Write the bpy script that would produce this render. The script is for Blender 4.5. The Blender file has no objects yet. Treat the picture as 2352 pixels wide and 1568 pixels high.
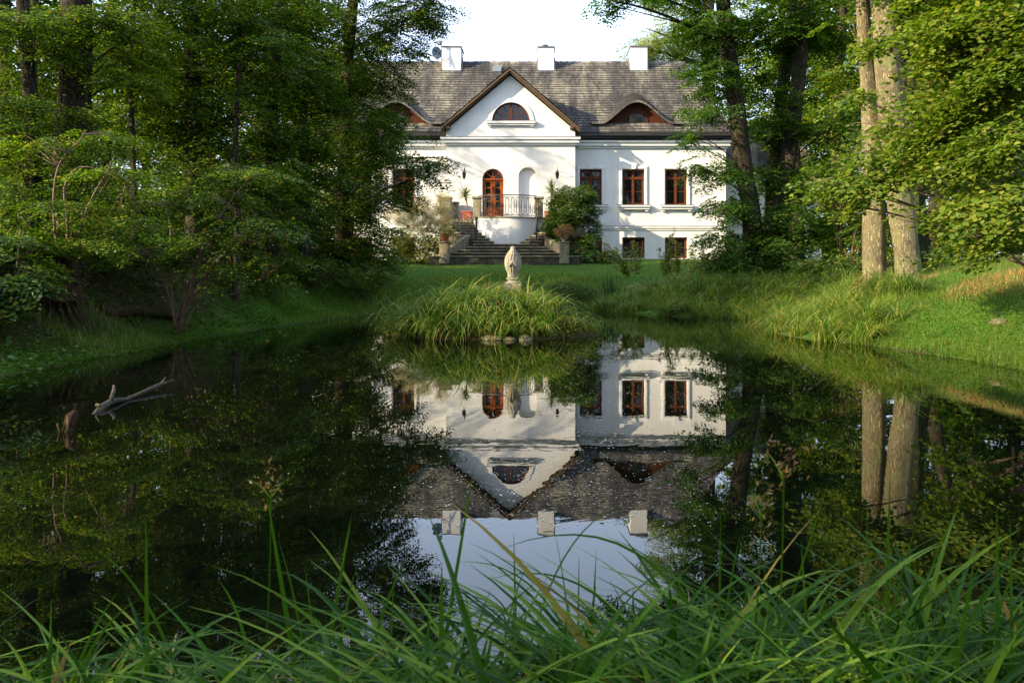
import bpy, bmesh, math, random
import numpy as np
from mathutils import Vector, Matrix
from mathutils.geometry import tessellate_polygon

R = math.radians
SC = bpy.context.scene
# ------------------------------------------------------------------ camera
F, CX, HY, CZ = 2000.0, 1261.0, 612.0, 1.304      # focal length and principal point of the photo (in 2352 px wide units)
cam_d = bpy.data.cameras.new("camera")
cam = bpy.data.objects.new("camera", cam_d)
SC.collection.objects.link(cam)
cam.location = (0, 0, CZ)
cam.rotation_euler = (R(90), 0, 0)
cam_d.sensor_width = 36
cam_d.lens = 36 * F / 2352
cam_d.shift_x = (1176 - CX) / 2352
cam_d.shift_y = -(784 - HY) / 2352
cam_d.clip_start = 0.05
cam_d.clip_end = 2000
cam_d.dof.use_dof = True
cam_d.dof.focus_distance = 24.0
cam_d.dof.aperture_fstop = 9.0
SC.camera = cam
# ------------------------------------------------------------------ world, sun, exposure
SUN_TO = Vector((2.25, 1.0, -1.08)).normalized()    # direction the light travels
el = math.asin(-SUN_TO.z)
az = math.atan2(-SUN_TO.x, -SUN_TO.y)               # clockwise from +Y
world = bpy.data.worlds.new("World")
SC.world = world
world.use_nodes = True
wn = world.node_tree.nodes
wl = world.node_tree.links
bg = wn["Background"]
sky = wn.new("ShaderNodeTexSky")
sky.sky_type = 'NISHITA'
sky.sun_disc = False
sky.sun_elevation = el
sky.sun_rotation = az
sky.air_density = 1.0
sky.dust_density = 4.0
sky.ozone_density = 1.0
bg.inputs[1].default_value = 0.15
# thin bright high haze over the clear sky, thickest towards the horizon
tcw = wn.new("ShaderNodeTexCoord"); sep = wn.new("ShaderNodeSeparateXYZ"); wl.new(tcw.outputs["Generated"], sep.inputs[0])
veil = wn.new("ShaderNodeMapRange"); veil.inputs[1].default_value = 0.0; veil.inputs[2].default_value = 0.9
veil.inputs[3].default_value = .92; veil.inputs[4].default_value = .55
wl.new(sep.outputs["Z"], veil.inputs[0])
mxw = wn.new("ShaderNodeMix"); mxw.data_type = 'RGBA'; mxw.inputs[7].default_value = (3.6, 4.4, 5.8, 1)
wl.new(veil.outputs[0], mxw.inputs[0]); wl.new(sky.outputs[0], mxw.inputs[6]); wl.new(mxw.outputs[2], bg.inputs[0])
sun_d = bpy.data.lights.new("sun", 'SUN')
sun = bpy.data.objects.new("sun", sun_d)
SC.collection.objects.link(sun)
sun.rotation_euler = SUN_TO.to_track_quat('-Z', 'Y').to_euler()
sun.location = (-20, -10, 20)
sun_d.energy = 5.0
sun_d.angle = R(0.5)
sun_d.color = (1.0, 0.82, 0.54)
SC.view_settings.view_transform = 'Standard'
SC.view_settings.look = 'None'
SC.view_settings.exposure = 1.5
SC.view_settings.gamma = 1.0
SC.view_settings.use_curve_mapping = False
SC.cycles.max_bounces = 8
SC.cycles.diffuse_bounces = 3
SC.cycles.glossy_bounces = 4
SC.cycles.transmission_bounces = 4
SC.cycles.use_denoising = True

# ------------------------------------------------------------------ helpers
COL = SC.collection
RNG = np.random.default_rng(7)
random.seed(7)

def px(x, y, Y):
    """the point at distance Y seen at photo pixel (x, y)"""
    return Vector(((x - CX) / F * Y, Y, CZ + (HY - y) / F * Y))

def pX(x, Y): return (x - CX) / F * Y
def pZ(y, Y): return CZ + (HY - y) / F * Y

ORIG = {}

def tag(o, label=None, cat=None, group=None, kind=None):
    if label: o["label"] = label
    if cat: o["category"] = cat
    if group: o["group"] = group
    if kind: o["kind"] = kind
    return o

def empty(name, loc, label=None, cat=None, group=None):
    o = bpy.data.objects.new(name, None)
    COL.objects.link(o)
    o.location = loc
    o.empty_display_size = 0.2
    ORIG[o.name] = Vector(loc)
    return tag(o, label, cat, group)

def link(name, me, parent=None, origin=None, mat=None):
    o = bpy.data.objects.new(name, me)
    COL.objects.link(o)
    if parent is not None:
        o.parent = parent
        ORIG[o.name] = ORIG[parent.name]
    else:
        o.location = origin
        ORIG[o.name] = Vector(origin)
    if mat is not None and not me.materials:
        me.materials.append(mat)
    return o

def npmesh(name, V, polys, mat, parent=None, smooth=False, origin=None, mats=None, midx=None, uv=None):
    """V (n,3); polys: (m,k) int array, all the same k; or list of such arrays"""
    V = np.asarray(V, dtype=np.float64).reshape(-1, 3)
    if not isinstance(polys, list): polys = [polys]
    polys = [np.asarray(p, dtype=np.int32) for p in polys if len(p)]
    if parent is not None:
        og = ORIG[parent.name]
    else:
        og = origin
        if og is None:
            mn, mx = V.min(0), V.max(0)
            og = Vector(((mn[0] + mx[0]) / 2, (mn[1] + mx[1]) / 2, mn[2]))
    V = V - np.array(og)
    me = bpy.data.meshes.new(name)
    me.vertices.add(len(V))
    me.vertices.foreach_set("co", V.astype(np.float32).ravel())
    tot = np.concatenate([np.full(len(p), p.shape[1], dtype=np.int32) for p in polys])
    idx = np.concatenate([p.ravel() for p in polys])
    me.loops.add(len(idx))
    me.loops.foreach_set("vertex_index", idx.astype(np.int32))
    me.polygons.add(len(tot))
    st = np.concatenate([[0], np.cumsum(tot)[:-1]]).astype(np.int32)
    me.polygons.foreach_set("loop_start", st)
    me.polygons.foreach_set("loop_total", tot)
    for m in (mats or [mat]): me.materials.append(m)
    if midx is not None:
        me.polygons.foreach_set("material_index", np.asarray(midx, dtype=np.int32))
    if smooth:
        me.polygons.foreach_set("use_smooth", np.ones(len(tot), dtype=bool))
    me.update(calc_edges=True)
    return link(name, me, parent, og)

class MB:
    def __init__(s): s.v = []; s.f = []
    def add(s, vs, fs):
        o = len(s.v)
        s.v += [tuple(v) for v in vs]
        s.f += [tuple(i + o for i in f) for f in fs]
        return s
    def box(s, x0, x1, y0, y1, z0, z1):
        return s.add([(x0,y0,z0),(x1,y0,z0),(x1,y1,z0),(x0,y1,z0),(x0,y0,z1),(x1,y0,z1),(x1,y1,z1),(x0,y1,z1)],
                     [(0,3,2,1),(4,5,6,7),(0,1,5,4),(1,2,6,5),(2,3,7,6),(3,0,4,7)])
    def tube(s, pts, rad, n=8, cap=True):
        pts = [Vector(p) for p in pts]
        if not hasattr(rad, '__len__'): rad = [rad] * len(pts)
        prev = None; rings = []
        for i, p in enumerate(pts):
            t = (pts[min(i+1, len(pts)-1)] - pts[max(i-1, 0)])
            t = t.normalized() if t.length > 1e-9 else Vector((0,0,1))
            if prev is None:
                a = Vector((1,0,0)) if abs(t.x) < .9 else Vector((0,1,0))
                u = t.cross(a).normalized()
            else:
                u = (prev - t * prev.dot(t)).normalized()
            prev = u; w = t.cross(u)
            rings.append([p + (u*math.cos(2*math.pi*k/n) + w*math.sin(2*math.pi*k/n)) * rad[i] for k in range(n)])
        vs = [v for r in rings for v in r]; fs = []
        for i in range(len(rings)-1):
            for k in range(n):
                k2 = (k+1) % n
                fs.append((i*n+k, i*n+k2, (i+1)*n+k2, (i+1)*n+k))
        if cap:
            fs.append(tuple(range(n-1, -1, -1))); fs.append(tuple((len(rings)-1)*n + k for k in range(n)))
        return s.add(vs, fs)
    def lathe(s, c, prof, n=24, ex=1.0, ey=1.0, cap=True):
        """prof: list of (r, z) relative to c"""
        rows = [[(c[0]+r*ex*math.cos(2*math.pi*k/n), c[1]+r*ey*math.sin(2*math.pi*k/n), c[2]+z) for k in range(n)] for r, z in prof]
        vs = [v for r in rows for v in r]; fs = []
        for i in range(len(rows)-1):
            for k in range(n):
                k2 = (k+1) % n
                fs.append((i*n+k, i*n+k2, (i+1)*n+k2, (i+1)*n+k))
        if cap:
            fs.append(tuple(range(n-1,-1,-1))); fs.append(tuple((len(rows)-1)*n+k for k in range(n)))
        return s.add(vs, fs)
    def build(s, name, mat, parent=None, smooth=False, bevel=0, origin=None):
        V = np.array(s.v, dtype=float)
        if parent is not None: og = ORIG[parent.name]
        elif origin is not None: og = origin
        else:
            mn, mx = V.min(0), V.max(0)
            og = Vector(((mn[0]+mx[0])/2, (mn[1]+mx[1])/2, mn[2]))
        V = V - np.array(og)
        me = bpy.data.meshes.new(name)
        me.from_pydata(V.tolist(), [], s.f)
        if bevel:
            bm = bmesh.new(); bm.from_mesh(me)
            es = [e for e in bm.edges if e.is_manifold and e.calc_face_angle(0) > .6]
            bmesh.ops.bevel(bm, geom=es, offset=bevel, segments=1, affect='EDGES', clamp_overlap=True)
            bm.to_mesh(me); bm.free()
        me.materials.append(mat)
        if smooth:
            me.polygons.foreach_set("use_smooth", np.ones(len(me.polygons), dtype=bool))
        me.update()
        return link(name, me, parent, og)

def plate(outer, holes, Y, name, mat, parent, reveal=0.0, rmat=None):
    """a vertical plate facing -Y with holes; reveals run back by `reveal`"""
    loops = [[Vector((p[0], p[1], 0)) for p in outer]] + [[Vector((p[0], p[1], 0)) for p in h] for h in holes]
    tris = tessellate_polygon(loops)
    flat = [p for l in loops for p in l]
    m = MB()
    m.add([(p.x, Y, p.y) for p in flat], [tuple(t) for t in tris])
    if reveal:
        for h in holes:
            n = len(h)
            vs = [(p[0], Y, p[1]) for p in h] + [(p[0], Y + reveal, p[1]) for p in h]
            m.add(vs, [(k, (k+1) % n, n + (k+1) % n, n + k) for k in range(n)])
    return m.build(name, mat, parent)

def extr(poly, Y0, Y1, m=None):
    """polygon in XZ extruded between two Y values"""
    m = m or MB()
    n = len(poly)
    vs = [(p[0], Y0, p[1]) for p in poly] + [(p[0], Y1, p[1]) for p in poly]
    return m.add(vs, [tuple(range(n)), tuple(range(2*n-1, n-1, -1))] + [(k, n+k, n+(k+1) % n, (k+1) % n) for k in range(n)])

def ringband(cx, cz, r0, r1, a0, a1, Y0, Y1, n=24, m=None):
    """an arch band (half ring) extruded in Y"""
    m = m or MB()
    for i in range(n):
        a, b = a0 + (a1-a0)*i/n, a0 + (a1-a0)*(i+1)/n
        q = [(cx+r0*math.cos(a), cz+r0*math.sin(a)), (cx+r1*math.cos(a), cz+r1*math.sin(a)),
             (cx+r1*math.cos(b), cz+r1*math.sin(b)), (cx+r0*math.cos(b), cz+r0*math.sin(b))]
        vs = [(p[0], Y0, p[1]) for p in q] + [(p[0], Y1, p[1]) for p in q]
        m.add(vs, [(0,1,2,3), (1,5,6,2), (0,3,7,4)])
    return m

def snoise(P, seed, scale=1.0, octaves=3):
    """cheap smooth noise, -1..1, for (n,3) points"""
    r = np.random.default_rng(seed)
    out = np.zeros(len(P)); amp = 1.0; tot = 0
    for o in range(octaves):
        acc = np.zeros(len(P))
        for k in range(5):
            d = r.normal(size=3); d /= np.linalg.norm(d)
            acc += np.sin((P @ d) * scale * (2**o) * r.uniform(.7, 1.4) + r.uniform(0, 6.28))
        out += amp * acc / 2.4; tot += amp; amp *= .5
    return out / tot

# ------------------------------------------------------------------ materials
def nm(name):
    m = bpy.data.materials.new(name); m.use_nodes = True
    nt = m.node_tree; nt.nodes.clear()
    out = nt.nodes.new("ShaderNodeOutputMaterial")
    return m, nt, out

def N(nt, t, **kw):
    n = nt.nodes.new(t)
    for k, v in kw.items():
        if k in n.inputs: n.inputs[k].default_value = v
        else: setattr(n, k, v)
    return n

def ramp(nt, fac, stops):
    r = nt.nodes.new("ShaderNodeValToRGB")
    el_ = r.color_ramp.elements
    while len(el_) < len(stops): el_.new(.5)
    for e, (p, c) in zip(el_, stops):
        e.position = p; e.color = (*c, 1)
    nt.links.new(fac, r.inputs[0])
    return r.outputs[0]

def noise(nt, scale, detail=4, rough=.55, vec=None, dist=0.0):
    n = N(nt, "ShaderNodeTexNoise")
    n.inputs["Scale"].default_value = scale; n.inputs["Detail"].default_value = detail
    n.inputs["Roughness"].default_value = rough; n.inputs["Distortion"].default_value = dist
    if vec is not None: nt.links.new(vec, n.inputs["Vector"])
    return n.outputs["Fac"]

def objco(nt, scale=(1,1,1)):
    tc = nt.nodes.new("ShaderNodeTexCoord"); mp = nt.nodes.new("ShaderNodeMapping")
    mp.inputs["Scale"].default_value = scale
    nt.links.new(tc.outputs["Object"], mp.inputs["Vector"])
    return mp.outputs["Vector"]

def mixc(nt, fac, a, b, mode='MIX'):
    m = nt.nodes.new("ShaderNodeMix"); m.data_type = 'RGBA'; m.blend_type = mode
    for s, v in ((0, fac), (6, a), (7, b)):
        if hasattr(v, "links"): nt.links.new(v, m.inputs[s])
        elif s == 0: m.inputs[0].default_value = v
        else: m.inputs[s].default_value = (*v, 1)
    return m.outputs[2]

def surf(name, cols, scale=3.0, rough=.8, bump=.3, bscale=20.0, dist=.02, stretch=(1,1,1), spec=.3, island=0.0, metal=0.0, detail=5):
    """colour noise over 2+ stops, fine bump"""
    m, nt, out = nm(name)
    v = objco(nt, stretch)
    f = noise(nt, scale, detail, .6, v)
    n = len(cols)
    c = ramp(nt, f, [(.28 + .44*i/(max(n-1, 1)), cols[i]) for i in range(n)]) if n > 1 else None
    b = N(nt, "ShaderNodeBsdfPrincipled")
    b.inputs["Roughness"].default_value = rough
    b.inputs["Specular IOR Level"].default_value = spec
    b.inputs["Metallic"].default_value = metal
    if n == 1:
        b.inputs["Base Color"].default_value = (*cols[0], 1)
    if island:
        g = N(nt, "ShaderNodeNewGeometry")
        r = ramp(nt, g.outputs["Random Per Island"], [(0, (1-island,)*3), (1, (1+island*.6,)*3)])
        c = mixc(nt, 1.0, c if c else cols[0], r, 'MULTIPLY')
    if c: nt.links.new(c, b.inputs["Base Color"])
    if bump:
        bp = N(nt, "ShaderNodeBump"); bp.inputs["Strength"].default_value = bump; bp.inputs["Distance"].default_value = dist
        nt.links.new(noise(nt, bscale, 4, .6, v), bp.inputs["Height"])
        nt.links.new(bp.outputs[0], b.inputs["Normal"])
    nt.links.new(b.outputs[0], out.inputs[0])
    return m

def leafmat(name, c0, c1, c2=None, trans=.4, gloss=.10, rough=.45, rare=None, tcol=(1.25, 1.35, .55)):
    """per-leaf colour; diffuse + translucent + thin gloss"""
    m, nt, out = nm(name)
    g = N(nt, "ShaderNodeNewGeometry")
    st = [(0, c0), (.55, c1), (.90, c2 or c1)]
    if rare: st += [(.975, c2 or c1), (.995, rare)]
    c = ramp(nt, g.outputs["Random Per Island"], st)
    v = objco(nt)
    f = noise(nt, .7, 2, .5, v)
    k = ramp(nt, f, [(.3, (.75, .8, .85)), (.7, (1.25, 1.15, 1.0))])
    c = mixc(nt, 1.0, c, k, 'MULTIPLY')
    d = N(nt, "ShaderNodeBsdfDiffuse"); t = N(nt, "ShaderNodeBsdfTranslucent"); gl = N(nt, "ShaderNodeBsdfGlossy")
    gl.inputs["Roughness"].default_value = rough; gl.inputs["Color"].default_value = (.9, .95, .9, 1)
    nt.links.new(c, d.inputs[0])
    tc = mixc(nt, 1.0, c, tcol, 'MULTIPLY')
    nt.links.new(tc, t.inputs[0])
    m1 = N(nt, "ShaderNodeMixShader"); m1.inputs[0].default_value = trans
    nt.links.new(d.outputs[0], m1.inputs[1]); nt.links.new(t.outputs[0], m1.inputs[2])
    m2 = N(nt, "ShaderNodeMixShader"); m2.inputs[0].default_value = gloss * .5
    fr = N(nt, "ShaderNodeLayerWeight"); fr.inputs[0].default_value = .25
    mm = N(nt, "ShaderNodeMath"); mm.operation = 'MULTIPLY_ADD'; mm.inputs[1].default_value = gloss * 1.3; mm.inputs[2].default_value = gloss * .12
    nt.links.new(fr.outputs["Fresnel"], mm.inputs[0]); nt.links.new(mm.outputs[0], m2.inputs[0])
    nt.links.new(m1.outputs[0], m2.inputs[1]); nt.links.new(gl.outputs[0], m2.inputs[2])
    nt.links.new(m2.outputs[0], out.inputs[0])
    return m

def barkmat(name, dark, light, moss=None, scale=1.0, bump=.9, dist=.03):
    m, nt, out = nm(name)
    v = objco(nt, (9*scale, 9*scale, 1.5*scale))
    f = noise(nt, 1.6, 6, .65, v, 1.2)
    # ridges
    mt = N(nt, "ShaderNodeMath"); mt.operation = 'SUBTRACT'; mt.inputs[1].default_value = .5; nt.links.new(f, mt.inputs[0])
    ab = N(nt, "ShaderNodeMath"); ab.operation = 'ABSOLUTE'; nt.links.new(mt.outputs[0], ab.inputs[0])
    sc = N(nt, "ShaderNodeMath"); sc.operation = 'MULTIPLY'; sc.inputs[1].default_value = 7; sc.use_clamp = True; nt.links.new(ab.outputs[0], sc.inputs[0])
    c = ramp(nt, sc.outputs[0], [(0, dark), (.55, light), (1, tuple(x*1.15 for x in light))])
    v2 = objco(nt)
    big = noise(nt, 1.3, 3, .5, v2)
    c = mixc(nt, 1.0, c, ramp(nt, big, [(.3, (.75,.78,.75)), (.7, (1.2,1.15,1.1))]), 'MULTIPLY')
    if moss:
        mf = ramp(nt, noise(nt, 2.4, 5, .7, v2), [(.52, (0,0,0)), (.62, (.8,.8,.8))])
        c = mixc(nt, mf, c, moss)
    b = N(nt, "ShaderNodeBsdfPrincipled"); b.inputs["Roughness"].default_value = .9; b.inputs["Specular IOR Level"].default_value = .15
    nt.links.new(c, b.inputs["Base Color"])
    bp = N(nt, "ShaderNodeBump"); bp.inputs["Strength"].default_value = bump; bp.inputs["Distance"].default_value = dist
    nt.links.new(sc.outputs[0], bp.inputs["Height"]); nt.links.new(bp.outputs[0], b.inputs["Normal"])
    nt.links.new(b.outputs[0], out.inputs[0])
    return m

def watermat():
    m, nt, out = nm("pond_water")
    b = N(nt, "ShaderNodeBsdfPrincipled")
    b.inputs["Base Color"].default_value = (.0022, .0032, .0015, 1)
    b.inputs["Roughness"].default_value = .0
    b.inputs["IOR"].default_value = 1.48
    v = objco(nt, (1, 1, 1))
    bp = N(nt, "ShaderNodeBump"); bp.inputs["Strength"].default_value = .03; bp.inputs["Distance"].default_value = .02
    nt.links.new(noise(nt, 2.2, 3, .5, v, .6), bp.inputs["Height"])
    nt.links.new(bp.outputs[0], b.inputs["Normal"])
    nt.links.new(b.outputs[0], out.inputs[0])
    return m

def glassmat():
    m, nt, out = nm("window_glass")
    b = N(nt, "ShaderNodeBsdfPrincipled")
    b.inputs["Base Color"].default_value = (.008, .009, .008, 1)
    b.inputs["Roughness"].default_value = .02; b.inputs["IOR"].default_value = 1.5
    bp = N(nt, "ShaderNodeBump"); bp.inputs["Strength"].default_value = .15; bp.inputs["Distance"].default_value = .02
    nt.links.new(noise(nt, 1.5, 2, .5, objco(nt)), bp.inputs["Height"]); nt.links.new(bp.outputs[0], b.inputs["Normal"])
    nt.links.new(b.outputs[0], out.inputs[0])
    return m

def plastermat():
    m, nt, out = nm("white_plaster")
    v = objco(nt)
    c = ramp(nt, noise(nt, .8, 6, .65, v), [(.3, (.58,.57,.545)), (.65, (.67,.665,.65))])
    st = ramp(nt, noise(nt, 1.0, 6, .7, objco(nt, (7, 7, .5))), [(.3, (.93,.925,.90)), (.55, (1,1,1))])
    c = mixc(nt, 1.0, c, st, 'MULTIPLY')
    b = N(nt, "ShaderNodeBsdfPrincipled"); b.inputs["Roughness"].default_value = .9; b.inputs["Specular IOR Level"].default_value = .1
    nt.links.new(c, b.inputs["Base Color"])
    bp = N(nt, "ShaderNodeBump"); bp.inputs["Strength"].default_value = .25; bp.inputs["Distance"].default_value = .01
    nt.links.new(noise(nt, 14, 5, .6, v), bp.inputs["Height"]); nt.links.new(bp.outputs[0], b.inputs["Normal"])
    nt.links.new(b.outputs[0], out.inputs[0])
    return m

def shinglemat():
    m, nt, out = nm("weathered_shingle")
    v = objco(nt)
    base = ramp(nt, noise(nt, .75, 6, .75, objco(nt, (1.3, .4, .4))), [(.38, (.030,.030,.034)), (.5, (.080,.076,.071)), (.62, (.20,.185,.145))])
    g = N(nt, "ShaderNodeNewGeometry")
    r = ramp(nt, g.outputs["Random Per Island"], [(0, (.75,.76,.8)), (.5, (1,1,1)), (1, (1.28,1.25,1.2))])
    c = mixc(nt, 1.0, base, r, 'MULTIPLY')
    grain = ramp(nt, noise(nt, 30, 4, .7, objco(nt, (1, .06, .06))), [(.35, (.72,.72,.72)), (.65, (1.15,1.15,1.15))])
    c = mixc(nt, 1.0, c, grain, 'MULTIPLY')
    moss = ramp(nt, noise(nt, 1.1, 5, .7, v), [(.62, (0,0,0)), (.74, (.6,.6,.6))])
    c = mixc(nt, moss, c, (.10, .105, .03))
    b = N(nt, "ShaderNodeBsdfPrincipled"); b.inputs["Roughness"].default_value = .85; b.inputs["Specular IOR Level"].default_value = .2
    nt.links.new(c, b.inputs["Base Color"]); nt.links.new(b.outputs[0], out.inputs[0])
    return m

def groundmat():
    m, nt, out = nm("ground")
    v = objco(nt)
    g = ramp(nt, noise(nt, 9, 6, .75, v), [(.3, (.026,.078,.008)), (.5, (.052,.135,.012)), (.7, (.11,.18,.028))])
    patch = noise(nt, .5, 5, .65, v)
    g = mixc(nt, ramp(nt, patch, [(.55, (0,0,0)), (.72, (.7,.7,.7))]), g, (.10, .11, .03))
    soil = ramp(nt, noise(nt, 5, 6, .7, v), [(.3, (.018,.012,.007)), (.7, (.07,.045,.025))])
    # steep or wooded ground shows soil
    at = N(nt, "ShaderNodeAttribute"); at.attribute_name = "soil"
    mx = N(nt, "ShaderNodeMath"); mx.operation = 'MULTIPLY_ADD'; mx.inputs[1].default_value = .9; 
    nf = N(nt, "ShaderNodeMath"); nf.operation = 'SUBTRACT'; nf.inputs[1].default_value = .5
    nt.links.new(noise(nt, 3, 5, .7, v), nf.inputs[0])
    nt.links.new(nf.outputs[0], mx.inputs[0]); nt.links.new(at.outputs["Fac"], mx.inputs[2]); mx.use_clamp = True
    c = mixc(nt, mx.outputs[0], g, soil)
    b = N(nt, "ShaderNodeBsdfPrincipled"); b.inputs["Roughness"].default_value = .95; b.inputs["Specular IOR Level"].default_value = .1
    nt.links.new(c, b.inputs["Base Color"])
    bp = N(nt, "ShaderNodeBump"); bp.inputs["Strength"].default_value = .8; bp.inputs["Distance"].default_value = .05
    nt.links.new(noise(nt, 40, 4, .7, v), bp.inputs["Height"]); nt.links.new(bp.outputs[0], b.inputs["Normal"])
    nt.links.new(b.outputs[0], out.inputs[0])
    return m

M = dict(
    plaster=plastermat(), shingle=shinglemat(), water=watermat(), glass=glassmat(), ground=groundmat(),
    shingle_end_shade=surf("shingle_end_painted_shade", [(.014,.013,.014), (.035,.033,.032)], 6, .9, 0),  # butt ends coloured dark to stand for the shadow gaps between courses
    dormerwood_shaded=surf("dormer_wood_painted_shade", [(.03,.010,.005), (.085,.027,.012)], 4, .7, .2, 40, .005, (8,8,1), .1),  # darker copy of the red-brown wood; dormer shade put into its colour
    trim=surf("white_trim", [(.58,.57,.55), (.69,.68,.66)], 2, .85, .15, 30, .01),
    wood=surf("red_brown_wood", [(.055,.015,.007), (.13,.036,.015)], 4, .55, .2, 40, .005, (8,8,1), .12),
    doorwood=surf("orange_brown_door_wood", [(.15,.032,.006), (.30,.075,.013)], 4, .5, .2, 40, .005, (8,8,1), .15),
    darkwood=surf("weathered_barge_wood", [(.045,.028,.016), (.12,.078,.045)], 3, .8, .5, 25, .01, (1,6,6)),
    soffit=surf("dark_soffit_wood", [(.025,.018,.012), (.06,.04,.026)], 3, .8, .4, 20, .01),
    metal=surf("black_iron", [(.012,.012,.013), (.03,.03,.03)], 10, .5, .1, 40, .002, spec=.5, metal=.3),
    gutter=surf("dark_gutter", [(.014,.012,.012), (.03,.024,.022)], 2, .35, 0, spec=.5),
    cap=surf("chimney_flashing", [(.06,.065,.075), (.12,.125,.14)], 4, .5, .1, 20, .005, spec=.5),
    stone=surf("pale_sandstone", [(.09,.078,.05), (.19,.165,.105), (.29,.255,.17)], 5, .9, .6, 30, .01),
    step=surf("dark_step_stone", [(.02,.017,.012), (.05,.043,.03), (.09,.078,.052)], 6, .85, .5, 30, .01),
    statue=surf("statue_stone", [(.10,.095,.07), (.22,.20,.15), (.33,.30,.225)], 7, .85, .5, 40, .004),
    terra=surf("terracotta", [(.30,.075,.04), (.42,.13,.075)], 5, .8, .3, 30, .004),
    rock=surf("pond_rock", [(.03,.035,.012), (.10,.09,.045), (.19,.16,.10)], 8, .85, .9, 14, .03),
    log=surf("wet_log", [(.010,.008,.005), (.035,.028,.018), (.10,.08,.05)], 7, .7, .8, 18, .02, (1,4,4)),
    stump=barkmat("rotten_stump", (.03,.016,.008), (.17,.10,.06), (.05,.08,.015), .8, 1, .06),
    bark=barkmat("dark_bark", (.014,.011,.008), (.075,.060,.042), (.03,.042,.012), 1.0),
    bark_pale=barkmat("pale_furrowed_bark", (.075,.06,.03), (.31,.265,.165), (.20,.215,.09), 1.9, .8, .03),
    bark_thin=surf("thin_stem_bark", [(.06,.035,.022), (.18,.115,.075)], 8, .7, .3, 30, .004),
    bark_ivy=barkmat("mossy_bark", (.012,.014,.006), (.06,.065,.03), (.03,.06,.012), 1.0),
    dish=surf("grey_dish", [(.09,.11,.13), (.14,.16,.18)], 2, .5, 0, spec=.4),
    pollen=surf("floating_fluff", [(.40,.41,.42), (.60,.61,.62)], 2, .9, 0),
    leaf_dark=leafmat("dark_beech_leaf", (.012,.042,.004), (.038,.092,.008), (.16,.21,.024), .44, .025, rare=(.30,.17,.02)),  # leaf greens vary; the lightest tone also stands in for sun flecks
    leaf_mid=leafmat("green_lime_leaf", (.026,.068,.007), (.066,.13,.011), (.20,.24,.026), .46, .025, rare=(.28,.19,.02)),  # lightest tone likewise puts sun flecks into the leaf colour
    leaf_maple=leafmat("maple_leaf", (.026,.078,.009), (.048,.115,.013), (.09,.15,.018), .45, .028),
    leaf_hazel=leafmat("hazel_leaf", (.058,.12,.012), (.115,.18,.020), (.19,.22,.03), .48, .035),
    leaf_pale=leafmat("pale_acacia_leaf", (.13,.19,.05), (.21,.26,.08), (.28,.30,.10), .5, .08),
    leaf_cream=leafmat("cream_bloom", (.38,.33,.17), (.52,.46,.27), (.62,.56,.38), .45, .03, tcol=(1.1,1.05,.8)),
    leaf_rhodo=leafmat("rhododendron_leaf", (.026,.07,.014), (.05,.11,.018), (.15,.19,.03), .38, .07, .4),
    leaf_hosta=leafmat("hosta_leaf", (.03,.085,.025), (.05,.12,.03), (.08,.15,.04), .35, .06, .4),
    leaf_golden=leafmat("goldenrod_leaf", (.08,.14,.02), (.16,.20,.03), (.34,.27,.045), .45, .06),
    leaf_heather=leafmat("heather_bloom", (.12,.11,.03), (.25,.12,.05), (.35,.10,.06), .4, .05),
    leaf_ground=leafmat("ground_cover_leaf", (.030,.088,.006), (.058,.135,.009), (.11,.19,.014), .42, .015),
    grass=leafmat("grass_blade", (.045,.115,.010), (.09,.17,.018), (.22,.22,.05), .4, .06),
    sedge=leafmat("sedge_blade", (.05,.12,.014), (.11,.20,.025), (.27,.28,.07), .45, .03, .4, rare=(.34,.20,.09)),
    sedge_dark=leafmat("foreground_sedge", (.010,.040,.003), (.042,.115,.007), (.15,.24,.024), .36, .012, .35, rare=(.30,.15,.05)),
    dryblade=leafmat("dry_blade", (.25,.14,.05), (.38,.22,.09), (.42,.30,.14), .4, .05, tcol=(1.1,1,.8)),
    seed=leafmat("brown_seed_head", (.12,.07,.02), (.22,.13,.04), (.30,.18,.05), .3, .05, tcol=(1,1,.8)),
    iris=leafmat("iris_blade", (.018,.06,.02), (.03,.085,.03), (.05,.10,.035), .35, .06, .4),
    yucca=leafmat("yucca_blade", (.05,.10,.03), (.09,.14,.05), (.22,.22,.08), .35, .06, .4),
    orange=leafmat("orange_fallen_leaf", (.45,.13,.02), (.55,.22,.04), (.6,.3,.05), .3, .1),
)
# ------------------------------------------------------------------ terrain and pond
POND = np.array([(-1.5,2.35),(-4.6,3.2),(-6.2,6.0),(-6.4,10.1),(-6.35,14),(-5.95,18.2),(-5.2,22),(-4.6,24.5),(-3.3,26.6),(-1,27.3),(1.2,26.6),
                 (2.1,24.4),(3.2,22.6),(4.6,22.0),(5.6,20.6),(5.0,18.6),(4.35,17.0),(4.55,15.7),(5.3,14.3),(5.85,11.8),(6.2,8),(5.6,5),(3.6,3.1),(1.5,2.4)])

def pond_sdf(P):
    """signed distance to the shoreline, positive on land"""
    A = POND; B = np.roll(POND, -1, 0)
    d = np.full(len(P), 1e9); inside = np.zeros(len(P), bool)
    for a, b in zip(A, B):
        ab = b - a; ap = P - a
        t = np.clip((ap @ ab) / (ab @ ab), 0, 1)
        d = np.minimum(d, np.linalg.norm(ap - t[:, None] * ab, axis=1))
        c = ((a[1] > P[:, 1]) != (b[1] > P[:, 1])) & (P[:, 0] < (b[0]-a[0]) * (P[:, 1]-a[1]) / (b[1]-a[1] + 1e-12) + a[0])
        inside ^= c
    return np.where(inside, -d, d)

def sstep(x): x = np.clip(x, 0, 1); return x*x*(3-2*x)

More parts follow.
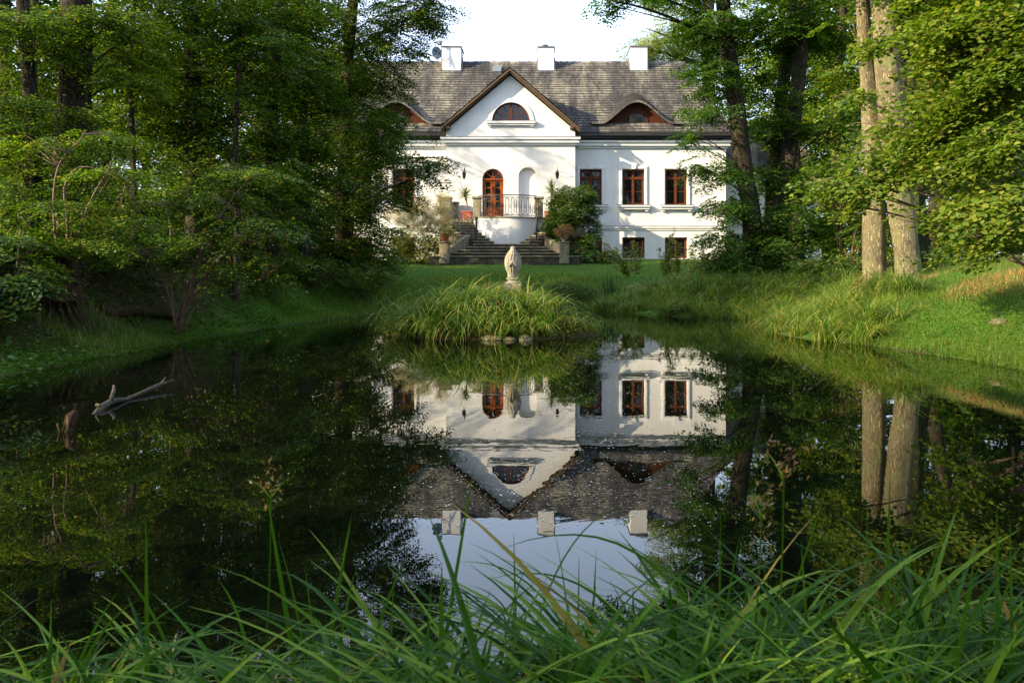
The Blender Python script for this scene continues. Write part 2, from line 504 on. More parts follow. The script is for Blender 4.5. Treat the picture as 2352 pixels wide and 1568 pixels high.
ISL = (-1.15, 16.75)
def height(P):
    P = np.asarray(P, dtype=float).reshape(-1, 2)
    x, y = P[:, 0], P[:, 1]
    d = pond_sdf(P)
    P3 = np.column_stack([P, np.zeros(len(P))])
    n = snoise(P3, 5, 1.6, 4)
    d = d + .12 * snoise(P3, 11, 3.5, 2)
    wl = sstep((-x - 2) / 3) * sstep((27 - y) / 4) * sstep((y - 2) / 2)
    wr = sstep((x - 2) / 3) * sstep((24 - y) / 4) * sstep((y - 2) / 2)
    wn_ = sstep((4 - y) / 2.5)
    wf = np.clip(1 - wl - wr - wn_, 0, 1)
    left = 1.5 * sstep(d / 2.3) * .55 + .95 * sstep((d - .9) / 1.5)
    right = .55 * sstep(d / 2.0) + .75 * sstep((d - .8) / 3.5) + .2 * sstep((d-4)/5)
    near = .16 * sstep(d / .5) + .30 * sstep((d-.3) / 2.5)
    far = .45 * sstep(d / 1.5) + .45 * sstep((d - .6) / 2.6) + .72 * np.clip((y - 30) / 11.5, 0, 1)
    land = (wl*left + wr*right + wn_*near + wf*far) / (wl + wr + wn_ + wf + 1e-9)
    land = land + .10 * n * sstep(d / 2) * (1 - .8*sstep((y-30)/3) * sstep((d-1)/2))
    h = np.where(d > 0, land + .02 * sstep(d/.2), np.maximum(d * .8, -.9))
    # island
    ix, iy = (x - ISL[0]) / 1.95, (y - ISL[1]) / 1.25
    r = np.sqrt(ix**2 + iy**2) + .06 * snoise(P3, 3, 2.5, 2)
    bump = (.40 * sstep((1.0 - r) / .5) + .10 * sstep((1.1 - r)/.15) - .06)
    sx, sy = (x + .73) / .75, (y - 17.25) / .6
    bump = bump + .42 * sstep((1 - np.sqrt(sx**2 + sy**2)) / .8)
    h = np.where(r < 1.15, np.maximum(h, bump), h)
    return h

def H1(x, y): return float(height([(x, y)])[0])

fx = np.arange(-13, 13.01, .16); fy = np.arange(.0, 32.01, .16)
ox = np.array([.5,1.2,2,3,4.5,6,8,11,15,20,28,40,60,90,140,220,350])
oy = np.array([.5,1.1,1.8,2.7,4,6,8,10.5,13,17,22,30,40,60,90,140,220,350])
gx = np.concatenate([-13 - ox[::-1], fx, 13 + ox]); gy = np.concatenate([-oy[::-1], fy, 32 + oy])
GX, GY = np.meshgrid(gx, gy)
PP = np.column_stack([GX.ravel(), GY.ravel()])
HH = height(PP)
nx_, ny_ = len(gx), len(gy)
ii = (np.arange(ny_-1)[:, None] * nx_ + np.arange(nx_-1)[None]).ravel()
ground = npmesh("ground", np.column_stack([PP, HH]), np.column_stack([ii, ii+1, ii+nx_+1, ii+nx_]), M["ground"], smooth=True, origin=(0, 0, 0))
tag(ground, "grassy banks and lawn round the pond, rising to the house", kind="structure")
dd = pond_sdf(PP)
soil = np.clip(sstep((-PP[:,0]-6.3)/1.2) * sstep((34-PP[:,1])/5) * .95, 0, 1)            # under the left wood
soil = np.maximum(soil, .75*sstep((PP[:,0]-9)/3) * sstep((45-PP[:,1])/6))
soil = np.maximum(soil, .9*sstep((.25-dd)/.3))
soil = np.where((PP[:,1]<4), np.maximum(soil, .8), soil)
at = ground.data.attributes.new("soil", 'FLOAT', 'POINT')
at.data.foreach_set("value", soil.astype(np.float32))

# water: one sheet over the pond hollow, its edge runs into the banks
wv = [(-9, .6, 0), (9, .6, 0), (9, 29.5, 0), (-9, 29.5, 0)]
water = MB().add(wv, [(0, 1, 2, 3)]).build("water", M["water"], origin=(0, 14, 0))
tag(water, "dark still pond water mirroring the house and trees", kind="structure")

# ------------------------------------------------------------------ foliage
def spray(seed, L=1.0, nside=7, leaf=.09, droop=.2, spread=50, dens=1.0):
    """a leafy twig lying in the XY plane; returns leaf base, axis, normal, size"""
    r = np.random.default_rng(seed)
    P, D, S = [], [], []
    def twig(o, ang, ln):
        k = max(2, int(ln / (leaf * .55) * dens))
        d = np.array([math.cos(ang), math.sin(ang), 0])
        for i in range(k):
            t = (i + .6) / k
            sg = 1 if i % 2 else -1
            a = ang + sg * R(r.uniform(35, 65)) * (1 - .6 * (t > .93))
            p = o + d * ln * t
            P.append(p); D.append([math.cos(a), math.sin(a), r.uniform(-.35, .15)]); S.append(leaf * r.uniform(.7, 1.2) * (1 - .25*t))
    o = np.zeros(3)
    twig(o, 0, L)
    for i in range(nside):
        t = .12 + .8 * i / nside
        sg = 1 if i % 2 else -1
        ang = sg * R(spread + r.uniform(-12, 12)) * (1 - .35 * t)
        twig(np.array([L * t, 0, 0]), ang, L * (.62 * (1 - t) + .14) * r.uniform(.8, 1.15))
    P = np.array(P); D = np.array(D); S = np.array(S)
    q = (P[:, 0] / L)
    P[:, 2] -= droop * L * q**2 + .12 * np.abs(P[:, 1])
    P += r.normal(size=P.shape) * leaf * .12
    D /= np.linalg.norm(D, axis=1)[:, None]
    Nn = np.column_stack([r.normal(size=len(P)) * .38, r.normal(size=len(P)) * .38, np.ones(len(P))])
    return P, D, Nn, S

def leaves_mesh(P, D, Nn, S, wide=.55, kind=0):
    """quads (kind 0, one folded rhombus) or rounded two-half leaves (kind 1)"""
    D = D / (np.linalg.norm(D, axis=1)[:, None] + 1e-9)
    W = np.cross(Nn, D); W /= (np.linalg.norm(W, axis=1)[:, None] + 1e-9)
    Nn = np.cross(D, W)
    S = S[:, None]; h = wide * S * .5
    n = len(P)
    if kind == 0:
        V = np.stack([P, P + D*S*.45 + W*h + Nn*h*.25, P + D*S, P + D*S*.45 - W*h + Nn*h*.25], axis=1)
        return V.reshape(-1, 3), np.arange(n*4).reshape(n, 4)
    V = np.stack([P, P + D*S*.28 + W*h*.95 + Nn*h*.22, P + D*S*.68 + W*h*.85 + Nn*h*.15, P + D*S - Nn*S*.08,
                  P + D*S*.68 - W*h*.85 + Nn*h*.15, P + D*S*.28 - W*h*.95 + Nn*h*.22], axis=1)
    b = (np.arange(n) * 6)[:, None]
    q = np.concatenate([b + np.array([[0,1,2,3]]), b + np.array([[0,3,4,5]])], axis=0)
    return V.reshape(-1, 3), q

def rotm(yaw, pitch, roll):
    cy, sy, cp, sp, cr, sr = np.cos(yaw), np.sin(yaw), np.cos(pitch), np.sin(pitch), np.cos(roll), np.sin(roll)
    z = np.zeros_like(yaw); o = np.ones_like(yaw)
    Rz = np.stack([np.stack([cy, -sy, z], 1), np.stack([sy, cy, z], 1), np.stack([z, z, o], 1)], 1)
    Ry = np.stack([np.stack([cp, z, sp], 1), np.stack([z, o, z], 1), np.stack([-sp, z, cp], 1)], 1)
    Rx = np.stack([np.stack([o, z, z], 1), np.stack([z, cr, -sr], 1), np.stack([z, sr, cr], 1)], 1)
    return Rz @ Ry @ Rx

def scatter(C, yaw, pitch, roll, scl, T, seed=0):
    """place spray templates T at centres C"""
    r = np.random.default_rng(seed)
    which = r.integers(0, len(T), len(C))
    out = []
    for k, (P, D, Nn, S) in enumerate(T):
        s = which == k
        if not s.any(): continue
        Rm = rotm(yaw[s], pitch[s], roll[s])
        sc = scl[s]
        p = np.einsum('nij,mj->nmi', Rm, P) * sc[:, None, None] + C[s][:, None, :]
        d = np.einsum('nij,mj->nmi', Rm, D); q = np.einsum('nij,mj->nmi', Rm, Nn)
        z = np.broadcast_to(S[None] * np.sqrt(sc)[:, None], p.shape[:2])
        out.append((p.reshape(-1, 3), d.reshape(-1, 3), q.reshape(-1, 3), z.reshape(-1)))
    return [np.concatenate(a) for a in zip(*out)]

_TC = {}
def templates(leaf, L, nside=7, droop=.2, spread=50, dens=1.0, n=5):
    k = (leaf, L, nside, droop, spread, dens)
    if k not in _TC: _TC[k] = [spray(100 + i, L, nside, leaf, droop, spread, dens) for i in range(n)]
    return _TC[k]

def blob_points(blobs, seed, hole=.0, hscale=1.0):
    """spray centres in ellipsoids (cx,cy,cz,rx,ry,rz,n), thinned by noise into clumps"""
    r = np.random.default_rng(seed); out = []; ctr = []
    for (cx, cy, cz, rx, ry, rz, n) in blobs:
        n = int(n)
        if n < 1: continue
        u = r.normal(size=(n, 3)); u /= np.linalg.norm(u, axis=1)[:, None]
        u *= (r.uniform(0, 1, n)**.42)[:, None]
        p = u * np.array([rx, ry, rz]) + np.array([cx, cy, cz])
        out.append(p); ctr.append(np.tile([cx, cy, cz], (n, 1)))
    P = np.concatenate(out); Cc = np.concatenate(ctr)
    if hole:
        k = snoise(P, seed + 77, 1.6 * hscale, 2) > (-1 + 2 * hole) * .6
        P, Cc = P[k], Cc[k]
    return P, Cc

def foliage(blobs, seed, leaf=.08, L=.75, nside=7, droop=.22, hole=.3, hscale=1.0, kind=0, wide=.62, axis=None, pitch=(.05, .35), dens=1.0, avoid=None, scl=(.7, 1.25), mult=None):
    mult = mult or (1.3 if len(blobs) > 4 else 1.0)
    P, Cc = blob_points([(*q[:6], q[6]*(mult if q[1] < 2 or (HY - F*(q[2]-q[5]-CZ)/q[1] > -40) else .45)) for q in blobs], seed, hole, hscale)
    if avoid is not None:
        P2 = P[~avoid(P)]; Cc = Cc[~avoid(P)]; P = P2
    r = np.random.default_rng(seed + 1); n = len(P)
    a = Cc if axis is None else np.tile([axis[0], axis[1], 0], (n, 1))
    yaw = np.arctan2(P[:, 1] - a[:, 1], P[:, 0] - a[:, 0]) + r.normal(size=n) * .7
    T = templates(leaf, L, nside, droop, 50, dens)
    # the centre of the spray sits on the point
    q = scatter(P, yaw, r.uniform(*pitch, n), r.normal(size=n) * .28, r.uniform(*scl, n), T, seed)
    q[3] *= 1.07
    return leaves_mesh(*q, wide=wide, kind=kind), P

def bez(a, b, sag=.0, n=6, bend=None):
    a, b = Vector(a), Vector(b)
    m = (a + b) / 2 + Vector((0, 0, sag)) + (Vector(bend) if bend else Vector((0, 0, 0)))
    return [(1-t)**2 * a + 2*t*(1-t) * m + t*t * b for t in [i/n for i in range(n+1)]]

def nearest_on(pts, z):
    for i in range(len(pts)-1):
        if pts[i][2] <= z <= pts[i+1][2]:
            t = (z - pts[i][2]) / (pts[i+1][2] - pts[i][2] + 1e-9)
            return Vector(pts[i]).lerp(Vector(pts[i+1]), t), i
    return Vector(pts[-1]), len(pts)-1

TRI = [0]
def trunk_mesh(pts, rad, name, mat, root, sides=18, flare=1.5, seg=7, seed=0, smooth=True):
    """a curved trunk through pts with an uneven section and a root flare"""
    P = []; Rr = []
    pts = [Vector(p) for p in pts]
    n = len(pts)
    for i in range(n-1):
        p0, p1, p2, p3 = pts[max(i-1,0)], pts[i], pts[i+1], pts[min(i+2,n-1)]
        for k in range(seg):
            t = k/seg
            P.append(.5*((2*p1) + (-p0+p2)*t + (2*p0-5*p1+4*p2-p3)*t*t + (-p0+3*p1-3*p2+p3)*t**3))
            Rr.append(rad[i]*(1-t) + rad[i+1]*t)
    P.append(pts[-1]); Rr.append(rad[-1])
    m = MB(); m.tube(P, Rr, sides)
    V = np.array(m.v); c = np.repeat(np.array([list(p) for p in P]), sides, 0)
    d = V - c; a = np.arctan2(d[:,1], d[:,0]); r0 = np.random.default_rng(seed)
    z = V[:,2] - P[0].z
    k = 1 + .06*np.sin(3*a + r0.uniform(0,6) + z*.6) + .045*np.sin(5*a + r0.uniform(0,6) - z*.9) + .03*snoise(V, seed+3, 5, 2)
    fl = np.exp(-np.clip(z + .1, 0, None)/.35)
    k = k + (flare-1) * fl * (1 + .45*np.sin(5*a + r0.uniform(0,6)))
    V = c + d * k[:, None]
    m.v = [tuple(v) for v in V]
    return m.build(name, mat, root, smooth), P

def tree(name, label, trunks, blobs, leafm, barkm, seed=0, group=None, cat="tree", limbs=True, nlimb=2, limb_r=.05, sides=16, twigs=0, **kw):
    """trunks: list of (points, radii); blobs in world coordinates"""
    base = trunks[0][0][0]
    root = empty(name, base, label, cat, group)
    for i, (pts, rad) in enumerate(trunks):
        trunk_mesh(pts, rad, "trunk", barkm, root, sides, seed=seed+i)
    (V, Q), P = foliage(blobs, seed, **kw)
    TRI[0] += len(Q) * 2
    npmesh("crown", V, Q, leafm, root)
    if limbs:
        m = MB(); r = random.Random(seed); tp, tr = trunks[0]
        for b in blobs:
            c = Vector(b[:3]); zt = c.z - abs(b[5])*.6 - r.uniform(.2, 1.0)
            tpts, trd = trunks[r.randrange(len(trunks))]
            a, i = nearest_on(tpts, max(zt, tpts[0][2] + 1.2))
            hor = (c - a).length
            rr = max(.012, limb_r * min(1.5, hor/3))
            pts = bez(a, c, sag=.12*hor, n=6, bend=(r.uniform(-.1,.1)*hor, r.uniform(-.1,.1)*hor, 0))
            m.tube(pts, [rr*(1-.7*k/6) for k in range(7)], 6)
            for k in range(nlimb + int(b[6] > 60)*2):
                st = pts[r.randint(2, 5)]
                e = c + Vector((r.uniform(-1,1)*b[3], r.uniform(-1,1)*b[4], r.uniform(-.7,.8)*b[5]))
                q = bez(st, e, sag=.1*b[5], n=5)
                m.tube(q, [rr*.42*(1-.75*j/5) for j in range(6)], 5)
        if twigs:
            idx = np.random.default_rng(seed).choice(len(P), min(twigs, len(P)), replace=False)
            for k in idx:
                e = Vector(P[k]); c = min((Vector(b[:3]) for b in blobs), key=lambda q: (q-e).length)
                m.tube(bez(c.lerp(e, .1), e, sag=.05, n=4), [limb_r*.22*(1-.7*j/4) for j in range(5)], 4)
        m.build("branches", barkm, root, True)
    return root

def pb(x, y, Y, rx, ry, rd, n):
    """a blob given at photo pixel (x, y) and distance Y, radii in pixels across, metres in depth"""
    p = px(x, y, Y)
    return (p.x, p.y, p.z, rx/F*Y, rd, ry/F*Y, n)

def pt(x, y, Y): return tuple(px(x, y, Y))
# ------------------------------------------------------------------ the manor house
YB, YW = 42.5, 43.5                       # front planes of the bay and of the main wall
ZG = 1.62                                 # lawn level at the house
XC = pX(1172, YB)
YE, ZE, SL = 43.0, pZ(303, 43.0), .918    # eave line and roof slope
YR = 48.0; ZR = ZE + SL*(YR-YE)
HEw, HRw = 11.0, 9.35                     # half widths at eave and ridge
house = empty("manor_house", (XC, 46, ZG), "long white manor house with grey shingle roof and three chimneys behind the pond", "house")
hs = house

def W(x, y, Y=YW): return (pX(x, Y), pZ(y, Y))
XL, XR = XC - 10.75, pX(1667, YW)
ZC = pZ(322, YW)                          # underside of gutter / top of wall

def rect(x0, z0, x1, z1): return [(x0,z0),(x1,z0),(x1,z1),(x0,z1)]
def arch(xc, z0, w, zs, n=16):
    """opening with straight sides from z0 to springing zs and a round head"""
    r = w/2
    return [(xc-r, z0), (xc+r, z0)] + [(xc + r*math.cos(math.pi*k/n), zs + r*math.sin(math.pi*k/n)) for k in range(n+1)]

WX = [1357, 1455, 1553, 927, 829]
wz0, wz1 = pZ(471.5, YW), pZ(388.8, YW)
bz0, bz1 = pZ(593, YW), pZ(545, YW)
ww = 50.6/F*YW
holesR, holesL = [], []
for x in WX:
    xc = pX(x, YW)
    (holesR if x > 1172 else holesL).append(rect(xc-ww/2, wz0, xc+ww/2, wz1))
    (holesR if x > 1172 else holesL).append(rect(xc-ww/2-.01, bz0, xc+ww/2+.01, bz1))
bxl, bxr = pX(1025, YB), pX(1321, YB)
wl_ = plate(rect(XL, ZG-.6, bxl+.3, ZC), holesL, YW, "wall", M["plaster"], hs, .30)
wr_ = plate(rect(bxr-.3, ZG-.6, XR, ZC), holesR, YW, "wall", M["plaster"], hs, .30)
s = MB()
for xx in (XL, XR): s.add([(xx,YW,ZG-.6),(xx,YW+9,ZG-.6),(xx,YW+9,ZC),(xx,YW,ZC)], [(0,1,2,3)])
s.add([(XL,YW+9,ZG-.6),(XR,YW+9,ZG-.6),(XR,YW+9,ZC),(XL,YW+9,ZC)], [(0,1,2,3)])
s.build("wall", M["plaster"], hs)
# the lower wing beyond the right corner
xw1 = pX(1880, 46.5)
MB().box(XR+.003, xw1, 46.0, 51, ZG-.6, ZC-1.2).build("side_wing", M["plaster"], hs)
extr([(46.0-.5, 0)], 0, 0) if False else None
MB().add([(XR,45.5,ZC-1.25),(xw1+.4,45.5,ZC-1.25),(xw1+.4,51.5,ZC-1.25),(XR,51.5,ZC-1.25),(XR,48.5,ZC+1.5),(xw1-1.5,48.5,ZC+1.5)],
         [(0,1,5,4),(2,3,4,5),(1,2,5)]).build("side_wing_roof", M["shingle"], hs)
# bay with gable, door, niche and lunette
gz = .853
zap = pZ(155, YB-.4) - .30
xcb = XC
door_x, door_w = pX(1132, YB), 48.5/F*YB
dz0, dzs = pZ(498, YB), pZ(412, YB)
nx0, nw = pX(1211.5, YB), 41.5/F*YB
lun_x, lun_z, lun_r = pX(1173.5, YB), pZ(279, YB), 43.5/F*YB
lunette = [(lun_x + lun_r*math.cos(math.pi*k/24), lun_z + lun_r*math.sin(math.pi*k/24)) for k in range(25)]
zcor = ZC
outer = [(bxl, ZG-.6), (bxr, ZG-.6), (bxr, zap - (bxr-xcb)*gz), (xcb, zap), (bxl, zap - (xcb-bxl)*gz)]
plate(outer, [arch(door_x, dz0, door_w, dzs), arch(nx0, pZ(497, YB), nw, pZ(405, YB)), lunette], YB, "bay_wall", M["plaster"], hs, .24)
for xx in (bxl, bxr): MB().add([(xx,YB,ZG-.6),(xx,YW+1.5,ZG-.6),(xx,YW+1.5,zap-(bxr-xcb)*gz),(xx,YB,zap-(bxr-xcb)*gz)], [(0,1,2,3)]).build("bay_side_wall", M["plaster"], hs)
extr(arch(nx0, pZ(497,YB), nw, pZ(405,YB)), YB+.24, YB+.3).build("niche_back", M["plaster"], hs)

# cornices: three stepped bands
def cornice(x0, x1, yf, ztop, name, sides=True):
    m = MB()
    for (z0, z1, d) in ((-.10, 0, .26), (-.20, -.103, .17), (-.27, -.203, .20), (-.38, -.273, .09)):
        m.box(x0-d, x1+d, yf-d, yf+.05, ztop+z0, ztop+z1)
    return m.build(name, M["trim"], hs, bevel=.008)
cornice(bxl, bxr, YB, pZ(316.5, YB), "cornice")
cornice(XL, bxl-.3, YW, pZ(324, YW), "cornice")
cornice(bxr+.3, XR, YW, pZ(324, YW), "cornice")
MB().box(bxl-.27, bxr+.27, YB-.27, YB+.02, pZ(316.5,YB)+.002, pZ(316.5,YB)+.03).build("cornice_flashing", M["cap"], hs)
# gutters and fascia
for a, b in ((XL-.3, bxl-.02), (bxr+.02, XR+.35)):
    MB().box(a, b, YE-.02, YE+.16, ZE-.20, ZE-.02).build("gutter", M["gutter"], hs, bevel=.02)
    MB().box(a, b, YE+.17, YW+.2, ZE-.28, ZE-.19).build("eave_board", M["gutter"], hs)
# plinth belt
for a, b in ((XL, bxl), (bxr, XR)):
    m = MB(); z = pZ(521, YW)
    m.box(a, b, YW-.10, YW+.02, z-.07, z); m.box(a, b, YW-.05, YW+.02, z-.17, z-.073)
    m.build("belt_course", M["trim"], hs, bevel=.006)
m = MB(); m.box(bxr, XR, YW-.10, YW-.002, pZ(521,YW)+.003, pZ(521,YW)+.045); m.build("belt_flashing", M["cap"], hs)

# windows
def window(xc, z0, z1, w, Y, tall=True):
    fr = MB(); t = .075; d0, d1 = Y+.15, Y+.23
    x0, x1 = xc-w/2, xc+w/2
    fr.box(x0, x0+t, d0, d1, z0, z1); fr.box(x1-t, x1, d0, d1, z0, z1)
    fr.box(x0+t, x1-t, d0, d1, z0, z0+t); fr.box(x0+t, x1-t, d0, d1, z1-t, z1)
    win = fr.build("window", M["wood"], hs, bevel=.006)
    zt = z0 + (z1-z0)*.745 if tall else None
    spans = [(z0+t, (zt-.04) if tall else z1-t)]
    if tall:
        MB().box(x0+t, x1-t, d0-.025, d1, zt-.04, zt+.05).build("transom", M["wood"], win, bevel=.006)
        spans.append((zt+.05, z1-t))
    MB().box(xc-.045, xc+.045, d0-.02, d1-.004, z0+t, z1-t).build("mullion", M["wood"], win, bevel=.006)
    for (a, b) in spans:
        for (u, v) in ((x0+t, xc-.045), (xc+.045, x1-t)):
            c = MB(); e = .038; g = d0+.012
            c.box(u, u+e, g, d1-.01, a, b); c.box(v-e, v, g, d1-.01, a, b); c.box(u+e, v-e, g, d1-.01, a, a+e*1.2); c.box(u+e, v-e, g, d1-.01, b-e, b)
            c.build("casement", M["wood"], win, bevel=.004)
            ys = [a+e*1.2, b-e]
            if b-a > .7 or not tall:
                mid = (a+b)/2
                MB().box(u+e, v-e, g+.01, d1-.02, mid-.014, mid+.014).build("glazing_bar", M["wood"], win)
                ys = [a+e*1.2, mid-.014, mid+.014, b-e]
            for k in range(0, len(ys), 2):
                MB().box(u+e, v-e, g+.032, g+.04, ys[k], ys[k+1]).build("pane", M["glass"], win)
    if tall:
        sw = .165; so = MB(); yy = Y-.045
        so.box(x0-sw, x0, yy, Y+.002, z0, z1+sw); so.box(x1, x1+sw, yy, Y+.002, z0, z1+sw); so.box(x0, x1, yy, Y+.002, z1, z1+sw)
        so.build("surround", M["trim"], win, bevel=.005)
        so = MB(); so.box(x0-sw+.05, x0-.04, yy-.02, yy-.001, z0, z1+sw-.05); so.box(x1+.04, x1+sw-.05, yy-.02, yy-.001, z0, z1+sw-.05); so.box(x0-.04, x1+.04, yy-.02, yy-.001, z1+.04, z1+sw-.05)
        so.build("surround", M["trim"], win)
        k = [(xc-.085, z1+.0), (xc+.085, z1+.0), (xc+.15, z1+.30), (xc-.15, z1+.30)]
        extr(k, yy-.07, yy-.022).build("keystone", M["trim"], win)
        m = MB(); m.box(x0-.28, x1+.28, Y-.24, Y+.10, z0-.10, z0-.003); m.box(x0-.24, x1+.24, Y-.17, Y+.002, z0-.22, z0-.103)
        m.build("sill", M["trim"], win, bevel=.01)
        MB().box(x0-.29, x1+.29, Y-.25, Y+.14, z0-.002, z0+.02).build("sill_flashing", M["cap"], win)
        for sx in (x0-.10, x1+.10):
            MB().box(sx-.07, sx+.07, Y-.12, Y+.002, z0-.32, z0-.223).build("bracket", M["trim"], win, bevel=.008)
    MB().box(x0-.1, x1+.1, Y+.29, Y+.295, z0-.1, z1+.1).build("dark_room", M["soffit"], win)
    return win

for i, x in enumerate(WX):
    window(pX(x, YW), wz0, wz1, ww, YW, True)
    window(pX(x, YW), bz0, bz1, ww+.02, YW, False)

# lunette window
lw = ringband(lun_x, lun_z, lun_r-.075, lun_r, 0, math.pi, YB+.12, YB+.2)
lw.box(lun_x-lun_r, lun_x+lun_r, YB+.12, YB+.2, lun_z, lun_z+.09)
lw = lw.build("lunette_window", M["wood"], hs)
MB().box(lun_x-.05, lun_x+.05, YB+.095, YB+.19, lun_z+.09, lun_z+lun_r-.06).build("mullion", M["wood"], lw, bevel=.006)
ringband(lun_x, lun_z+.09, lun_r*.40, lun_r*.40+.035, 0, math.pi, YB+.125, YB+.17, 18).build("glazing_bar", M["wood"], lw)
for a in (28, 62, 118, 152):
    a = R(a); c, s_ = math.cos(a), math.sin(a); r0, r1 = lun_r*.42, lun_r-.06; h = .016
    q = [(lun_x+c*r0-s_*h, lun_z+.09+s_*r0+c*h), (lun_x+c*r1-s_*h, lun_z+.06+s_*r1+c*h), (lun_x+c*r1+s_*h, lun_z+.06+s_*r1-c*h), (lun_x+c*r0+s_*h, lun_z+.09+s_*r0-c*h)]
    extr(q, YB+.13, YB+.17).build("glazing_bar", M["wood"], lw)
for a0, a1 in ((0, 28), (28, 62), (62, 90), (90, 118), (118, 152), (152, 180)):
    n = 5; q = [(lun_x + lun_r*.41*math.cos(R(a0+(a1-a0)*k/n)), lun_z+.09 + lun_r*.41*math.sin(R(a0+(a1-a0)*k/n))) for k in range(n+1)]
    q += [(lun_x + (lun_r-.04)*math.cos(R(a1-(a1-a0)*k/n)), lun_z+.05 + (lun_r-.04)*math.sin(R(a1-(a1-a0)*k/n))) for k in range(n+1)]
    extr(q, YB+.150, YB+.158).build("pane", M["glass"], lw)
for a0, a1 in ((0, 90), (90, 180)):
    q = [(lun_x, lun_z+.09)] + [(lun_x + lun_r*.405*math.cos(R(a0+(a1-a0)*k/8)), lun_z+.09 + lun_r*.405*math.sin(R(a0+(a1-a0)*k/8))) for k in range(9)]
    extr(q, YB+.151, YB+.159).build("pane", M["glass"], lw)
ringband(lun_x, lun_z, lun_r, lun_r+.19, 0, math.pi, YB-.05, YB+.002, 28).build("surround", M["trim"], lw)
m = MB(); m.box(lun_x-lun_r-.28, lun_x+lun_r+.28, YB-.20, YB+.11, lun_z-.12, lun_z-.003); m.box(lun_x-lun_r-.24, lun_x+lun_r+.24, YB-.14, YB+.002, lun_z-.21, lun_z-.123)
m.build("sill", M["trim"], lw, bevel=.01)
for sx in (-1, 1):
    xx = lun_x + sx*(lun_r+.10)
    MB().box(xx-.07, xx+.07, YB-.10, YB+.002, lun_z-.28, lun_z-.213).build("bracket", M["trim"], lw, bevel=.008)
MB().box(lun_x-lun_r-.29, lun_x+lun_r+.29, YB-.21, YB+.11, lun_z-.002, lun_z+.012).build("sill_flashing", M["cap"], lw)

# door
dr = door_w/2
fr = MB(); fr.box(door_x-dr, door_x-dr+.07, YB+.10, YB+.2, dz0, dzs); fr.box(door_x+dr-.07, door_x+dr, YB+.10, YB+.2, dz0, dzs)
ringband(door_x, dzs, dr-.07, dr, 0, math.pi, YB+.10, YB+.2, 20, fr)
door = fr.build("door", M["doorwood"], hs)
MB().box(door_x-dr, door_x+dr, YB+.06, YB+.19, dzs-.05, dzs+.05).build("transom", M["doorwood"], door, bevel=.01)
for a in (45, 90, 135):
    a = R(a); c, s_ = math.cos(a), math.sin(a); h = .02
    q = [(door_x-s_*h, dzs+.05+c*h), (door_x+c*(dr-.05)-s_*h, dzs+.03+s_*(dr-.05)+c*h), (door_x+c*(dr-.05)+s_*h, dzs+.03+s_*(dr-.05)-c*h), (door_x+s_*h, dzs+.05-c*h)]
    extr(q, YB+.11, YB+.16).build("fanlight_bar", M["doorwood"], door)
ringband(door_x, dzs+.05, .0, .10, 0, math.pi, YB+.09, YB+.16, 10).build("fanlight_hub", M["doorwood"], door)
for a0, a1 in ((0,45),(45,90),(90,135),(135,180)):
    q = [(door_x, dzs+.05)] + [(door_x+(dr-.05)*math.cos(R(a0+(a1-a0)*k/6)), dzs+.04+(dr-.06)*math.sin(R(a0+(a1-a0)*k/6))) for k in range(7)]
    extr(q, YB+.145, YB+.152).build("pane", M["glass"], door)
zt = dzs-.05; hh = (zt-dz0)
for sx in (-1, 1):
    x0, x1 = sorted((door_x + sx*.012, door_x + sx*(dr-.07)))
    lf = MB(); e = .10
    lf.box(x0, x0+e, YB+.11, YB+.17, dz0+.01, zt); lf.box(x1-e, x1, YB+.11, YB+.17, dz0+.01, zt)
    rows = [0, .20, .42, .62, .82, 1.0]
    zz = [dz0 + hh*r_ for r_ in (.02, .245, .43, .615, .80, .985)]
    for z in zz[1:5]: lf.box(x0+e, x1-e, YB+.115, YB+.165, z-.03, z+.03)
    lf.box(x0+e, x1-e, YB+.115, YB+.165, dz0+.01, dz0+.12); lf.box(x0+e, x1-e, YB+.115, YB+.165, zt-.07, zt)
    lf.build("door_leaf", M["doorwood"], door, bevel=.008)
    MB().box(x0+e, x1-e, YB+.13, YB+.15, dz0+.12, zz[1]-.03).build("door_panel", M["doorwood"], door)
    MB().box(x0+e+.05, x1-e-.05, YB+.118, YB+.131, dz0+.17, zz[1]-.08).build("door_panel", M["doorwood"], door, bevel=.01)
    for k in range(1, 5):
        z1_ = zz[k+1]-.03 if k < 4 else zt-.07
        MB().box(x0+e, x1-e, YB+.138, YB+.145, zz[k]+.03, z1_).build("pane", M["glass"], door)
MB().tube([(door_x+.06,YB+.11,dz0+1.02),(door_x+.06,YB+.06,dz0+1.02),(door_x+.16,YB+.055,dz0+1.02)], .012, 6).build("handle", M["cap"], door)
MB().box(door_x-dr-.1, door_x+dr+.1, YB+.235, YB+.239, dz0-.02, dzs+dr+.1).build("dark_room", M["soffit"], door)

# main roof
DX = [pX(1462, 43.6), pX(912, 43.6)]
NCR = 29; CY = [YE + (YR-YE)*k/NCR for k in range(NCR+1)]
YF = CY[3]; ZF = ZE + SL*(YF-YE)
HD, WD = 1.2, 2.35
def gwave(x):
    g = 0*np.asarray(x, dtype=float)
    for dx in DX:
        u = np.abs(np.asarray(x)-dx)/WD
        g = np.maximum(g, np.where(u < 1, (.5+.5*np.cos(np.pi*np.clip(u,0,1)))**1.35, 0))
    return g
def roofz(x, y, dormer=True):
    a = ZE + SL*(np.asarray(y)-YE)
    if not dormer: return a + 0*np.asarray(x)
    g = gwave(x)
    b = ZF + HD*g - .12 + .40*(np.asarray(y)-YF)
    return np.where(g > .001, .5*(a+b+np.sqrt((a-b)**2+.01)), a)
def halfw(y): return HEw + (HRw-HEw)*(y-YE)/(YR-YE)
